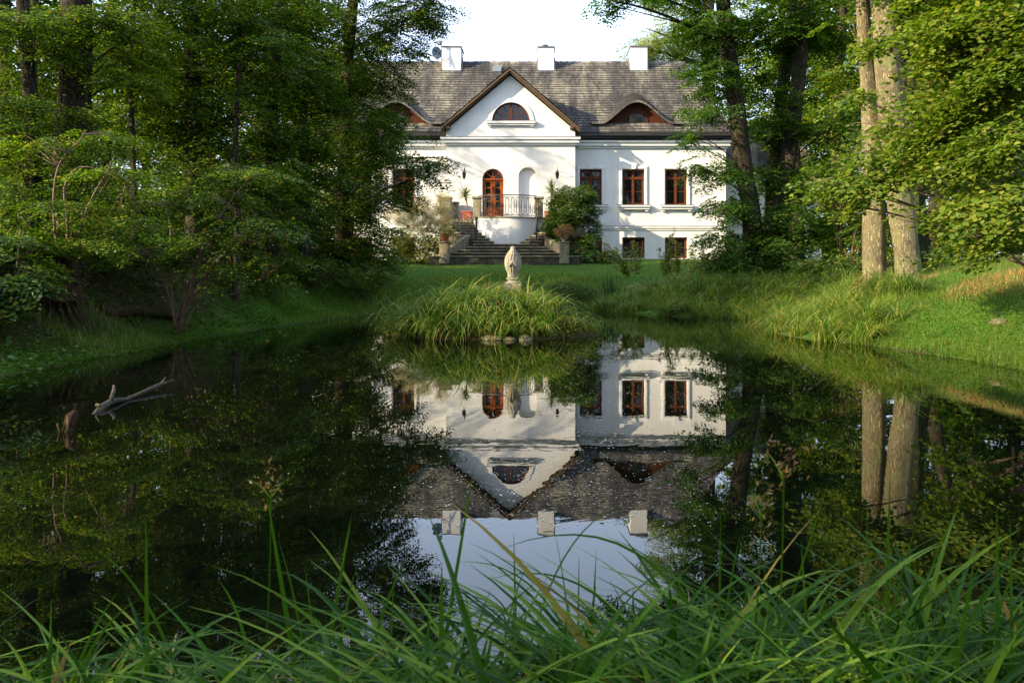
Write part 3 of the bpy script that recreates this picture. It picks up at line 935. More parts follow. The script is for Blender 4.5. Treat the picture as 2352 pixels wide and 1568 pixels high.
# roof deck
xs = np.linspace(-1, 1, 161); V = []; 
rows = []
for k, y in enumerate(CY):
    if k == 3: rows.append((y-.001, False))
    rows.append((y, k >= 3))
for y, dm in rows:
    X_ = XC + xs*halfw(y)
    V.append(np.column_stack([X_, np.full(161, y), roofz(X_, y, dm)-.03]))
nr = len(rows); V = np.concatenate(V)
i0 = (np.array([k for k in range(nr-1) if k != 3])[:,None]*161 + np.arange(160)[None]).ravel()
roof = npmesh("roof", V, np.column_stack([i0, i0+1, i0+162, i0+161]), M["soffit"], hs, smooth=False)
yb2 = 2*YR-YE
MB().add([(XC-HEw,YE,ZE-.03),(XC+HEw,YE,ZE-.03),(XC+HEw,yb2,ZE-.03),(XC-HEw,yb2,ZE-.03),(XC-HRw,YR,ZR-.03),(XC+HRw,YR,ZR-.03)],
         [(1,2,5),(3,0,4),(2,3,4,5)]).build("rear_roof_slope", M["shingle"], roof)
# shingles, one small board each
r = np.random.default_rng(4); SV = []; 
for k in range(NCR):
    y0, y1 = CY[k]-.05, CY[k+1]+.05
    dm = k >= 3
    hw = halfw(CY[k]); x = XC-hw
    ws = r.uniform(.085, .16, 400); xe = x + np.cumsum(ws); xe = xe[xe < XC+hw]
    x0 = np.concatenate([[x], xe[:-1]]) + .004; x1 = xe - .004
    xm = (x0+x1)/2
    # boards hidden behind the gable are left out
    keep = ~((np.abs(xm-xcb) < (zap+.2-(ZE+SL*(CY[k]-YE)))/gz - .1) & True)
    for cx_ in [pX(1037.5, 47.3), pX(1254, 47.3), pX(1467.5, 47.3)]:
        keep &= ~((np.abs(xm-cx_) < .45) & (CY[k] > 47.35))
    x0, x1 = x0[keep], x1[keep]; n = len(x0)
    j = r.uniform(-.007, .007, n) + .03*snoise(np.column_stack([x0, np.full(n, k*3.), np.zeros(n)]), 9, 1.2, 2)
    th = r.uniform(.060, .070, n); lift = r.uniform(0, .006, n)
    za0, za1 = roofz(x0, CY[k], dm), roofz(x1, CY[k], dm)
    zb0, zb1 = roofz(x0, CY[k+1], dm), roofz(x1, CY[k+1], dm)
    if dm and k == 3: pass
    sl = SL*.05
    ya = y0 + j
    e = (zb0-za0)/(CY[k+1]-CY[k])
    ext0 = za0 + (ya-CY[k])*e; e1 = (zb1-za1)/(CY[k+1]-CY[k]); ext1 = za1 + (ya-CY[k])*e1
    SV.append(np.stack([np.column_stack([x0, ya, ext0+lift+th+.008]), np.column_stack([x1, ya, ext1+lift+th+.008]),
                        np.column_stack([x1, np.full(n,y1), zb1+.05*e1+.004]), np.column_stack([x0, np.full(n,y1), zb0+.05*e+.004]),
                        np.column_stack([x0, ya, ext0-.02]), np.column_stack([x1, ya, ext1-.02])], 1))
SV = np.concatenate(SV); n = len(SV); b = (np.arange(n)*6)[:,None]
sh = npmesh("shingle_courses", SV.reshape(-1,3), np.concatenate([b+[[0,1,2,3]], b+[[4,5,1,0]]]), None, roof, mats=[M["shingle"], M["shingle_end_shade"]], midx=[0]*n+[1]*n)
tag(sh, kind="stuff")
# ridge boards
m = MB(); r2 = random.Random(3); x = XC-HRw
while x < XC+HRw-.15:
    w = r2.uniform(.1, .17)
    if not any(abs(x+w/2-pX(c_, 48)) < .45 for c_ in (1037.5, 1254, 1467.5)):
        dz = r2.uniform(.03, .06)
        m.add([(x,YR-.34,ZR-.27),(x+w-.008,YR-.34,ZR-.27),(x+w-.008,YR+.02,ZR+dz+.03),(x,YR+.02,ZR+dz+.03),(x,YR-.36,ZR-.31),(x+w-.008,YR-.36,ZR-.31),(x+w-.008,YR+.2,ZR-.15),(x,YR+.2,ZR-.15)],
              [(0,1,2,3),(4,5,1,0),(3,2,6,7)])
    x += w
tag(m.build("ridge_boards", M["shingle"], roof), kind="stuff")
# hip shingles (right and left ends)
SV = []
for sg in (-1, 1):
    for k in range(NCR):
        t0, t1 = k/NCR, (k+1.25)/NCR
        ya, yb_ = YE+(YR-YE)*t0, yb2-(YR-YE)*t0
        ys = np.arange(ya, yb_, .14)
        for y in ys:
            f0, f1 = XC+sg*(HEw+(HRw-HEw)*t0), XC+sg*(HEw+(HRw-HEw)*t1)
            z0, z1 = ZE+(ZR-ZE)*t0, ZE+(ZR-ZE)*t1
            SV.append([(f0+sg*.04,y,z0),(f0+sg*.04,y+.13,z0),(f1,y+.13,z1),(f1,y,z1)])
SV = np.array(SV); n = len(SV)
tag(npmesh("hip_shingles", SV.reshape(-1,3), np.arange(n*4).reshape(n,4), M["shingle"], roof), kind="stuff")
# eyebrow dormers
for dx in DX:
    xs_ = np.linspace(dx-WD*.98, dx+WD*.98, 41); g = HD*gwave(xs_)-.12
    top = [(x_, ZF+max(g_, .0)-.01) for x_, g_ in zip(xs_, g)]
    rw = .55; wz = ZF+.10
    poly = [(xs_[0], ZF-.06)] + [(xs_[-1], ZF-.06)] + top[::-1]
    hole = [(dx+rw*math.cos(math.pi*k/16), wz+rw*.92*math.sin(math.pi*k/16)) for k in range(17)]
    dm = plate(poly, [hole], YF+.13, "eyebrow_dormer", M["dormerwood_shaded"], hs, .08)
    m = MB()                              # thick shingled lip following the wave
    for i in range(40):
        (xa, za), (xb, zb) = top[i], top[i+1]
        vs = [(xa,YF-.36,za-.05),(xb,YF-.36,zb-.05),(xb,YF-.36,zb+.045),(xa,YF-.36,za+.045),(xa,YF+.14,za+.0),(xb,YF+.14,zb+.0),(xb,YF+.03,zb+.09),(xa,YF+.03,za+.09)]
        m.add(vs, [(0,1,2,3),(0,4,5,1),(3,2,6,7)])
    m.build("eave_lip", M["shingle"], dm)
    m = MB()
    for i in range(3, 37):
        (xa, za), (xb, zb) = top[i], top[i+1]
        m.add([(xa,YF-.02,za-.16),(xb,YF-.02,zb-.16),(xb,YF-.02,zb-.03),(xa,YF-.02,za-.03),(xa,YF+.128,za-.16),(xb,YF+.128,zb-.16)], [(0,1,2,3),(0,4,5,1)])
    m.build("curved_board", M["dormerwood_shaded"], dm)
    fr = ringband(dx, wz, rw-.07, rw+.03, 0, math.pi, YF+.09, YF+.19, 18); fr.box(dx-rw-.03, dx+rw+.03, YF+.09, YF+.19, wz-.09, wz)
    fr.build("window_frame", M["dormerwood_shaded"], dm)
    for a in (35, 63, 90, 117, 145):
        a = R(a); c, s_ = math.cos(a), math.sin(a); h = .014
        q = [(dx-s_*h, wz+c*h), (dx+c*rw-s_*h, wz+s_*rw*.92+c*h), (dx+c*rw+s_*h, wz+s_*rw*.92-c*h), (dx+s_*h, wz-c*h)]
        extr(q, YF+.13, YF+.17).build("glazing_bar", M["darkwood"], dm)
    aa = [0, 35, 63, 90, 117, 145, 180]
    for a0, a1 in zip(aa[:-1], aa[1:]):
        q = [(dx, wz)] + [(dx+rw*math.cos(R(a0+(a1-a0)*k/4)), wz+rw*.92*math.sin(R(a0+(a1-a0)*k/4))) for k in range(5)]
        extr(q, YF+.165, YF+.172).build("pane", M["glass"], dm)
    MB().box(dx-.9, dx+.9, YF-.02, YF+.16, ZF-.03, ZF+.025).build("flashing", M["cap"], dm)

# gable roof over the bay
zpk = pZ(155, YB-.4); gx_ = 3.36; zlo = zpk - gx_*gz
groof = MB()
y0g = YB-.40; y1g = YE + (zpk-ZE)/SL
for sg in (-1, 1):
    groof.add([(xcb,y0g,zpk-.04),(xcb+sg*gx_,y0g,zlo-.04),(xcb+sg*gx_,YE+(zlo-ZE)/SL,zlo-.04),(xcb,y1g,zpk-.04)], [(0,1,2,3)])
groof = groof.build("gable_roof", M["soffit"], hs)
SV = []; r = np.random.default_rng(12)
for sg in (-1, 1):
    ncr = 22
    for k in range(ncr):
        t0 = 1-k/ncr; t1 = 1-(k+1.3)/ncr
        xa, xb = xcb+sg*gx_*t0, xcb+sg*gx_*max(t1, 0)
        za, zb = zpk-gx_*t0*gz, zpk-gx_*max(t1,0)*gz
        ye_ = YE+(za-ZE)/SL+.3
        y = y0g-.05
        while y < ye_:
            w = r.uniform(.1,.17); l = r.uniform(.03,.05); jx = sg*r.uniform(-.03,.03)
            SV.append([(xa+jx,y,za+l),(xa+jx,y+w-.01,za+l),(xb,y+w-.01,zb+.01),(xb,y,zb+.01),(xa+jx,y,za-.02),(xa+jx,y+w-.01,za-.02)]); y += w
SV = np.array(SV); n = len(SV); b = (np.arange(n)*6)[:,None]
tag(npmesh("gable_shingles", SV.reshape(-1,3), np.concatenate([b+[[0,1,2,3]], b+[[4,5,1,0]]]), M["shingle"], groof), kind="stuff")
for sg in (-1, 1):
    for (off, th, yy, mt) in ((-.05, .10, y0g-.01, "darkwood"), (-.17, .08, y0g+.10, "darkwood")):
        q = [(xcb, zpk+off), (xcb+sg*gx_, zlo+off), (xcb+sg*gx_, zlo+off-th), (xcb, zpk+off-th)]
        extr(q, yy-.035, yy).build("barge_board", M[mt], groof)
    q = [(xcb, zpk-.18), (xcb+sg*gx_, zlo-.18), (xcb+sg*gx_, zlo-.22), (xcb, zpk-.22)]
    extr(q, y0g, YB-.002).build("soffit", M["darkwood"], groof)
    xx = xcb+sg*(3.0); zz_ = zpk-3.0*gz-.24
    MB().box(xx-.09, xx+.09, y0g+.02, YB+.01, zz_-.16, zz_-.02).build("purlin_end", M["darkwood"], groof, bevel=.008)
    # small return eave in the shade under the valley
    MB().box(min(xcb+sg*2.95, xcb+sg*3.4), max(xcb+sg*2.95, xcb+sg*3.4), YB+.25, YW, zlo-.42, zlo-.1).build("valley_board", M["soffit"], groof)

# chimneys
def chimney(x0, x1, ytop, ybase, depth, label, cowl=False, roof_cap=True):
    Yc = 47.3; xa, xb = pX(x0, Yc), pX(x1, Yc); zt_, zb_ = pZ(ytop, Yc), pZ(ybase, Yc)
    ch = MB().box(xa, xb, Yc, Yc+depth, zb_-.5, zt_).build("chimney", M["plaster"], hs, bevel=.01)
    ch["label"] = label
    MB().box(xa-.05, xb+.05, Yc-.05, Yc+depth+.05, zt_+.002, zt_+.06).build("chimney_cap", M["cap"], ch)
    MB().box(xa-.04, xb+.04, Yc-.05, Yc-.002, zb_-.1, zb_+.10).build("flashing", M["cap"], ch)
    for s_ in (xa-.08, xb+.002):
        m = MB(); m.add([(s_,Yc-.04,zb_-.1),(s_+.078,Yc-.04,zb_-.1),(s_+.078,YR,ZR+.1),(s_,YR,ZR+.1),(s_,Yc-.04,zb_+.12),(s_+.078,Yc-.04,zb_+.12),(s_+.078,YR,ZR+.25),(s_,YR,ZR+.25)],
                         [(0,1,5,4),(4,5,6,7),(0,4,7,3),(1,2,6,5)])
        m.build("flashing", M["cap"], ch)
    if cowl:
        MB().lathe(((xa+xb)/2-.05, Yc+depth/2, zt_+.06), [(.15,0),(.15,.12),(.20,.14),(.17,.22),(.06,.26)], 14).build("cowl", M["metal"], ch)
    return ch
chimney(1016.5, 1058, 108.5, 167, 1.5, "left chimney with the dishes beside it")
chimney(1236, 1272.5, 109.5, 166, 1.3, "middle chimney with a small metal cowl", True)
chimney(1448.5, 1487, 108.5, 167, 1.5, "right chimney, plain, with thin dark cap")
# roof hatch
p = px(1141, 161, 47.2)
m = MB(); dy, dz = .34, .34*SL
m.add([(p.x-.24,p.y-.17,p.z-.10),(p.x+.24,p.y-.17,p.z-.10),(p.x+.24,p.y+.2,p.z+.26),(p.x-.24,p.y+.2,p.z+.26),(p.x-.24,p.y-.10,p.z-.22),(p.x+.24,p.y-.10,p.z-.22),(p.x+.24,p.y+.3,p.z+.1),(p.x-.24,p.y+.3,p.z+.1)],
      [(0,1,2,3),(4,5,1,0),(1,5,6,2),(0,3,7,4)])
m.build("roof_hatch", M["dish"], hs)

# satellite dishes on the left chimney
sd = empty("satellite_dish", px(1012, 125, 47.0), "dark grey satellite dish on the left side of the left chimney", "satellite dish")
c = px(1002, 123, 47.0)
dm_ = MB(); dm_.lathe((0,0,0), [(.0,0),(.12,.012),(.24,.05),(.32,.095),(.325,.085),(.24,.035),(.0,-.015)], 28, cap=False)
rot = Matrix.Rotation(R(80), 4, 'X') @ Matrix.Identity(4); rot = Matrix.Rotation(R(28), 4, 'Z') @ rot
dm_.v = [tuple(c + rot @ Vector((v[0]*.86, v[1]*1.12, v[2]))) for v in dm_.v]
dm_.build("reflector", M["dish"], sd, True)
MB().tube([c+Vector((.05,-.02,-.34)), c+Vector((.02,-.35,-.30))], .018, 6).build("feed_arm", M["metal"], sd)
MB().box(c.x-.03, c.x+.11, c.y-.42, c.y-.32, c.z-.34, c.z-.20).build("receiver", M["cap"], sd, bevel=.02)
MB().tube([c+Vector((.27,.1,-.45)), c+Vector((.27,.1,.5))], .022, 8).tube([c+Vector((0,.05,0)), c+Vector((.27,.1,0))], .03, 6).tube([c+Vector((.27,.1,-.3)), c+Vector((.42,.3,-.3))], .02, 6).build("mast", M["cap"], sd)
c2 = px(1010, 99, 47.1)
sd2 = empty("round_antenna", c2, "small pale round antenna above the satellite dish", "antenna")
a = MB(); a.lathe((0,0,0), [(.0,-.03),(.10,-.025),(.14,0),(.10,.03),(.0,.035)], 18, cap=False); a.v = [tuple(c2 + Matrix.Rotation(R(85),4,'X') @ Vector(v)) for v in a.v]
a.build("disc", M["dish"], sd2, True)
MB().tube([c2+Vector((.03,.04,-.2)), c2+Vector((.03,.04,.22))], .012, 6).build("rod", M["cap"], sd2)

# wall lanterns on scroll brackets
def lantern(x, y, label):
    p = px(x, y, YB-.55)
    t = empty("wall_lantern", (p.x, YB, p.z+.15), label, "lantern", "wall lanterns beside the door")
    MB().tube([(p.x,YB-.004,p.z+.28),(p.x,YB-.30,p.z+.38),(p.x,YB-.55,p.z+.34),(p.x,YB-.56,p.z+.22)], .014, 6).tube([(p.x,YB-.004,p.z+.05),(p.x,YB-.2,p.z+.12),(p.x,YB-.35,p.z+.36)], .010, 6).build("bracket", M["metal"], t)
    MB().lathe((p.x,YB-.56,p.z), [(.02,.22),(.05,.19),(.09,.12),(.105,.10)], 6).lathe((p.x,YB-.56,p.z), [(.02,-.20),(.055,-.17),(.06,-.14)], 6).build("lantern_cap", M["metal"], t)
    MB().lathe((p.x,YB-.56,p.z), [(.055,-.138),(.09,.098)], 6).build("lantern_glass", M["glass"], t)
    m = MB()
    for k in range(6):
        a = math.pi*k/3
        m.tube([(p.x+.058*math.cos(a),YB-.56+.058*math.sin(a),p.z-.14),(p.x+.094*math.cos(a),YB-.56+.094*math.sin(a),p.z+.1)], .007, 4)
    m.build("lantern_cage", M["metal"], t)
lantern(1066, 402, "black iron wall lantern above the potted yucca, left of the arched door")
lantern(1280, 402, "iron wall lantern right of the niche, above the rhododendron bush")

# ------------------------------------------------------------------ terrace and stairs
XT = pX(1167, 40.5); YT = 41.3; RT = 1.66; ZT = pZ(497, YT-RT); ZL = pZ(560, 38.9)
ter = empty("terrace_stairs", (XT, 40, ZG), "round white terrace before the arched door with curved stone stairs on both sides", "staircase")
def arcpts(r, a0, a1, n): return [(XT + r*math.cos(a0+(a1-a0)*k/n), YT + r*math.sin(a0+(a1-a0)*k/n)) for k in range(n+1)]
fp = [(XT+RT, YB-.002)] + arcpts(RT, 0, -math.pi, 40) + [(XT-RT, YB-.002)]
m = MB(); n = len(fp)
vs = [(p[0], p[1], ZG-.3) for p in fp] + [(p[0], p[1], ZT-.05) for p in fp]
m.add(vs, [(k, k+1, n+k+1, n+k) for k in range(n-1)])
m.build("drum_wall", M["plaster"], ter, True)
fo = [(XT+RT+.04, YB-.002)] + arcpts(RT+.04, 0, -math.pi, 40) + [(XT-RT-.04, YB-.002)]
m = MB(); m.add([(p[0], p[1], ZT-.05) for p in fo] + [(p[0], p[1], ZT) for p in fo], [tuple(range(n-1,-1,-1)), tuple(range(n, 2*n))] + [(k, k+1, n+k+1, n+k) for k in range(n-1)])
m.build("terrace_floor", M["stone"], ter)
MB().box(XT-3.15, XT-RT-.05, YT+.1, YB-.003, ZG-.3, ZT-.02).build("landing", M["stone"], ter)
MB().box(XT+RT+.05, XT+3.15, YT+.1, YB-.003, ZG-.3, ZT-.02).build("landing", M["stone"], ter)
NS = 8; ro = 2.78
for sg in (-1, 1):
    for k in range(NS):
        z = ZL + (ZT-.02-ZL)*(k+1)/(NS+1)
        a0 = -math.pi/2 + sg*R(22 + 68*k/NS); a1 = -math.pi/2 + sg*R(22 + 68*(k+1)/NS + 3)
        m = MB(); q = []
        nn = 4
        inner = [(XT+(RT+.005)*math.cos(a0+(a1-a0)*j/nn), YT+(RT+.005)*math.sin(a0+(a1-a0)*j/nn)) for j in range(nn+1)]
        outer_ = [(XT+ro*math.cos(a0+(a1-a0)*j/nn), YT+ro*math.sin(a0+(a1-a0)*j/nn)) for j in range(nn+1)][::-1]
        q = inner + outer_; c_ = len(q)
        m.add([(p[0],p[1],ZG-.2) for p in q] + [(p[0],p[1],z-.05) for p in q], [tuple(range(c_, 2*c_))] + [(j,(j+1)%c_,c_+(j+1)%c_,c_+j) for j in range(c_)])
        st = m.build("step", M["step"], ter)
        ce = (sum(p[0] for p in q)/c_, sum(p[1] for p in q)/c_)
        q2 = [(ce[0]+(p[0]-ce[0])*1.10, ce[1]+(p[1]-ce[1])*1.06) for p in q]
        m = MB(); m.add([(p[0],p[1],z-.048) for p in q2] + [(p[0],p[1],z) for p in q2], [tuple(range(c_-1,-1,-1)), tuple(range(c_, 2*c_))] + [(j,(j+1)%c_,c_+(j+1)%c_,c_+j) for j in range(c_)])
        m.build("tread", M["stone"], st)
# landing in front and straight flight of five steps
NF = 5
for k in range(NF):
    z = ZG + (ZL-ZG)*(k+1)/NF - .0
    yf = 37.1 + .42*k; hw_ = (2.62, 2.3, 2.0, 1.72, 1.45)[k] + (.6 if k == 0 else 0)
    yb_ = 39.9 if k == NF-1 else yf+.55
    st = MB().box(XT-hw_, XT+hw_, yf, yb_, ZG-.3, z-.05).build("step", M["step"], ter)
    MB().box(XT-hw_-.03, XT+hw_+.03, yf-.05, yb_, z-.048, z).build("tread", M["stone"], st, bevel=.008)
# sloping cheek walls with pedestals
for sg in (-1, 1):
    a = Vector((XT+sg*2.55, 37.45)); b_ = Vector((XT+sg*1.75, 39.2)); d = (b_-a).normalized(); nrm = Vector((d.y, -d.x))*.11
    z0, z1 = ZG+.40, ZL+.42
    m = MB()
    pp = [a-nrm, a+nrm, b_+nrm, b_-nrm]; zz = [z0, z0, z1, z1]
    m.add([(p.x,p.y,ZG-.2) for p in pp] + [(p.x,p.y,z) for p, z in zip(pp, zz)], [(0,1,5,4),(1,2,6,5),(2,3,7,6),(3,0,4,7),(4,5,6,7)])
    m.build("cheek_wall", M["stone"], ter)
    ped = MB().box(a.x-.21, a.x+.21, a.y-.42, a.y-.0, ZG-.2, ZG+.68).build("pedestal", M["stone"], ter, bevel=.015)
    MB().box(a.x-.25, a.x+.25, a.y-.46, a.y+.04, ZG+.682, ZG+.75).build("cap_stone", M["stone"], ped, bevel=.015)
    # outer stair wall below the curved flight
# square stone pillars
for (x, y, w) in ((1024, YT+.55, .26), (1043, YB-.35, .20), (1095.5, YT-.85, .17), (1238, YT-.85, .19), (1330, YT+.55, .26)):
    Yp = y; xx = pX(x, Yp); zt_ = pZ(452 if w > .16 else 462, Yp)
    if x == 1043: zt_ = pZ(464, Yp)
    z0 = ZT if abs(x-1167) < 80 else ZG-.1
    pl = MB().box(xx-w, xx+w, Yp-w, Yp+w, z0, zt_-.10).build("pillar", M["stone"], ter, bevel=.012)
    MB().box(xx-w-.05, xx+w+.05, Yp-w-.05, Yp+w+.05, zt_-.098, zt_).build("cap_stone", M["stone"], pl, bevel=.02)

# wrought iron railings
def rail_panel(f, n, name, zfun, h=1.0, oval=True):
    """f(t) -> (x,y) along the run, n bays"""
    rl = MB()
    K = 24
    pts = [Vector((*f(t/K), zfun(t/K))) for t in range(K+1)]
    up = Vector((0,0,1))
    rl.tube([p+up*h for p in pts], .024, 6); rl.tube([p+up*(h-.10) for p in pts], .014, 5); rl.tube([p+up*.06 for p in pts], .018, 6)
    rl = rl.build(name, M["metal"], ter)
    for i in range(n):
        t0, t1 = i/n, (i+1)/n
        tm = (t0+t1)/2
        def P(t, z):
            x, y = f(t); return Vector((x, y, zfun(t)+z))
        a, b = t0+(t1-t0)*.22, t0+(t1-t0)*.78
        lo, hi = .10, h-.13; rr = (h*.085)
        m = MB()
        loop = [P(a, lo+rr), P(a, hi-rr)] + [P(a+(b-a)*(.5-.5*math.cos(math.pi*k/6)), hi-rr+rr*math.sin(math.pi*k/6)) for k in range(1, 6)] + [P(b, hi-rr), P(b, lo+rr)] + [P(b-(b-a)*(.5-.5*math.cos(math.pi*k/6)), lo+rr-rr*math.sin(math.pi*k/6)) for k in range(1, 6)] + [P(a, lo+rr)]
        m.tube(loop, .013, 4, cap=False)
        m.build("oval_bar", M["metal"], rl)
        if i < n-1:
            m = MB(); w = (t1-t0)*.2; zc = h*.47
            m.tube([P(t1+w*math.cos(2*math.pi*k/10), zc+.055*math.sin(2*math.pi*k/10)) for k in range(11)], .012, 4, cap=False)
            m.build("ring", M["metal"], rl)
    return rl
aL, aR = R(180+33), R(360-33)
rail_panel(lambda t: (XT+(RT-.06)*math.cos(aL+(aR-aL)*t), YT+(RT-.06)*math.sin(aL+(aR-aL)*t)), 13, "terrace_railing", lambda t: ZT, .98)
for sg in (-1, 1):
    def f(t, sg=sg):
        a = -math.pi/2 + sg*R(30 + 60*t); return (XT+(ro-.08)*math.cos(a), YT+(ro-.08)*math.sin(a))
    rail_panel(f, 7, "stair_railing", lambda t: ZL+.16+(ZT-ZL-.1)*t, .85)
    x_, y_ = f(0); 
    MB().tube([(x_,y_,ZL+.0),(x_,y_,ZL+1.12)], .045, 8).lathe((x_,y_,ZL+1.12),[(.055,0),(.06,.04),(.03,.08)],8).build("newel_post", M["metal"], ter)
# far side railing on the left landing
MB().tube([(XT-3.0, YT+.25, ZT+.9),(XT-2.62, YT-.3, ZT+.55),(XT-2.68, YT-.6, ZT+.3)], .015, 6).build("hand_rail", M["metal"], ter)
# ------------------------------------------------------------------ blades
def blades(B, yaw, L, th0, th1, w, seg=5, fold=False, r=None, tip=.8, pw=1.4):
    """arching grass blades as ribbons; B (n,3)"""
    r = r or RNG
    n = len(B); p = np.array(B, dtype=float); h = np.column_stack([np.cos(yaw), np.sin(yaw), np.zeros(n)])
    tw = r.normal(size=n) * .35
    side = np.column_stack([-np.sin(yaw + tw), np.cos(yaw + tw), np.zeros(n)])
    rows = []; ds = L / seg
    for i in range(seg + 1):
        t = i / seg
        wi = w * ((1 - t**1.7)**tip * (.65 + .35*min(1, t*4)) if i < seg else .04)
        th = th0 + th1 * t**pw
        up = np.column_stack([-np.cos(yaw)*np.cos(th), -np.sin(yaw)*np.cos(th), np.sin(th)])
        if fold:
            rows.append(np.stack([p - side*wi[:,None]*.5 + up*wi[:,None]*.18, p, p + side*wi[:,None]*.5 + up*wi[:,None]*.18], 1))
        else:
            rows.append(np.stack([p - side*wi[:,None]*.5, p + side*wi[:,None]*.5], 1))
        p = p + (h*np.sin(th)[:,None] + np.array([0,0,1.])*np.cos(th)[:,None]) * ds[:,None]
    c = 3 if fold else 2
    V = np.concatenate(rows, 1)            # n, (seg+1)*c, 3
    b = (np.arange(n) * (seg+1)*c)[:,None]
    Q = []
    for i in range(seg):
        for k in range(c-1):
            Q.append(b + np.array([[i*c+k, i*c+k+1, (i+1)*c+k+1, (i+1)*c+k]]))
    return V.reshape(-1,3), np.concatenate(Q)

def ground_pts(n, x0, x1, y0, y1, dmin, dmax, seed, extra=None):
    r = np.random.default_rng(seed)
    P = np.column_stack([r.uniform(x0,x1,n), r.uniform(y0,y1,n)])
    d = pond_sdf(P); k = (d > dmin) & (d < dmax)
    if extra is not None: k &= extra(P)
    P = P[k]
    return np.column_stack([P, height(P)])

def tufted(P, seed, s=2.0, thr=-.2):
    return P[snoise(P * np.array([1,1,0]), seed, s, 2) > thr]

r = np.random.default_rng(21)
# sedge tussocks: blades spring from a tuft and arch outwards
def tussocks(C, nper, L, w, rad, seed, bias=None, seg=6, th1=(1.3, 2.7), lens=None):
    q = np.random.default_rng(seed); m = len(C); B = np.repeat(C, nper, 0); n = len(B)
    yaw = q.uniform(0, 6.28, n); tl = np.repeat(q.uniform(.7, 1.25, m) if lens is None else lens, nper)
    B = B + np.column_stack([np.cos(yaw), np.sin(yaw), np.zeros(n)]) * (q.uniform(0, 1, n)*rad)[:, None]
    B[:, 2] = height(B[:, :2]) - .02
    B[:, 2] = np.maximum(B[:, 2], -.08)
    if bias is not None: yaw = yaw + .0
    ln = q.uniform(*L, n) * tl
    cm = np.repeat(q.uniform(.75, 1.1, m), nper)
    return blades(B, yaw + q.normal(size=n)*.3, ln, q.uniform(.02, .5, n), q.uniform(*th1, n)*cm, q.uniform(*w, n), seg, r=q, pw=1.0)
P = ground_pts(2600, 1.3, 7.4, 13.8, 26.0, -.05, 2.2, 31)
P = P[(P[:,1] > 14.2 + .9*np.clip(P[:,0]-5,0,9)) & ~((P[:,1] < 16) & (pond_sdf(P[:, :2]) > 1.5))][:330]
V, Q = tussocks(P, 50, (.42, .95), (.012, .023), .13, 31, th1=(1.7, 3.3))
tag(npmesh("bank_sedge", V, Q, M["sedge"]), "thick drooping sedge along the right side of the pond", "sedge", kind="stuff")
TRI[0] += len(Q)*2
# island sedges
k = 150; a = np.arange(k)*2.39996; q = np.sqrt((np.arange(k)+.5)/k)
P = np.column_stack([ISL[0] + 1.97*q*np.cos(a), ISL[1] + 1.25*q*np.sin(a)]) + r.normal(size=(k,2))*.04
P = P[~((np.abs(P[:,0]+.73) < .26) & (np.abs(P[:,1]-17.1) < .32))]
P = P[(P[:,0] < .1) | (r.uniform(0,1,len(P)) < .45)]
ln = np.where(P[:,1] > 16.9, .62, 1.0) * np.where(P[:,0] > .1, .6, 1) * r.uniform(.45,1.4,len(P)) * (1 + .18*np.exp(-((P[:,0]+2.2)/.7)**2))
P = np.column_stack([P, height(P)])
V, Q = tussocks(P, 56, (.42, .98), (.014, .029), .10, 32, seg=7, th1=(1.9, 3.5), lens=ln)
tag(npmesh("island_sedge", V, Q, M["sedge"]), "bright drooping sedge covering the little island below the statue", "sedge", kind="stuff")
TRI[0] += len(Q)*2
# broken pale blades and low plants on the island
P2 = P[r.choice(len(P), 260)] + r.normal(size=(260,3))*[.1,.1,0]; n = len(P2)
V, Q = blades(P2, r.uniform(0,6.28,n), r.uniform(.25,.6,n), r.uniform(0,.6,n), r.uniform(.2,2.2,n), r.uniform(.008,.016,n), 6, r=r)
tag(npmesh("dry_island_blades", V, Q, M["dryblade"]), "dry straw coloured blades among the island sedge", "dry grass", kind="stuff")
k = 5200; a = r.uniform(-1.7, 1.2, k); q = np.sqrt(r.uniform(.1,1,k))
P = np.column_stack([ISL[0] + .55 + 1.45*q*np.cos(a), ISL[1] + 1.15*q*np.sin(a)]); hh_ = height(P)
P = np.column_stack([P, hh_ + np.abs(r.normal(size=k))*.11])
V, Q = leaves_mesh(P, r.normal(size=(k,3))*[1,1,.4], r.normal(size=(k,3))*.5+[0,0,1], r.uniform(.025,.06,k), .5)
tag(npmesh("island_herbs", V, Q, M["leaf_golden"]), "low yellow green water herbs on the right half of the island", "herbs", kind="stuff")

# foreground sedges: the tangled mass at the photographer's feet
P = ground_pts(40000, -2.3, 2.1, 1.35, 2.75, -.10, 1.3, 41)
dens = .5 + .5*snoise(P*np.array([1,1,0]), 6, 2.2, 2) + .35*np.clip(P[:,0]+.4, -1, 1)
P = P[r.uniform(0,1,len(P)) < np.clip(dens, .15, 1)][:6400]; n = len(P)
yaw = r.uniform(0, 6.28, n)
lay = r.uniform(0,1,n) < .6
yaw = np.where(lay, np.where(r.uniform(0,1,n) < .5, 0, math.pi) + r.normal(size=n)*.45, yaw)
L = np.where(lay, r.uniform(.44,.80,n), r.uniform(.22,.45,n)) * np.where(P[:,0] < -.5, .8, 1)
V, Q = blades(P, yaw, L, np.where(lay, r.uniform(.5,1.2,n), r.uniform(0,.4,n)), r.uniform(.5,1.5,n), r.uniform(.014,.034,n), 8, True, r=r)
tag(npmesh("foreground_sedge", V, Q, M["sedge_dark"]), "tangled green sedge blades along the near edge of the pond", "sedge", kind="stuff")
TRI[0] += len(Q)*2
P2 = P[r.choice(len(P), 36)]; n = len(P2)
V, Q = blades(P2, r.uniform(0,6.28,n), r.uniform(.25,.55,n), r.uniform(.2,.9,n), r.uniform(.5,2.2,n), r.uniform(.006,.012,n), 8, True, r=r)
tag(npmesh("foreground_dry_blades", V, Q, M["dryblade"]), "withered brown blades in the near sedge", "dry grass", kind="stuff")

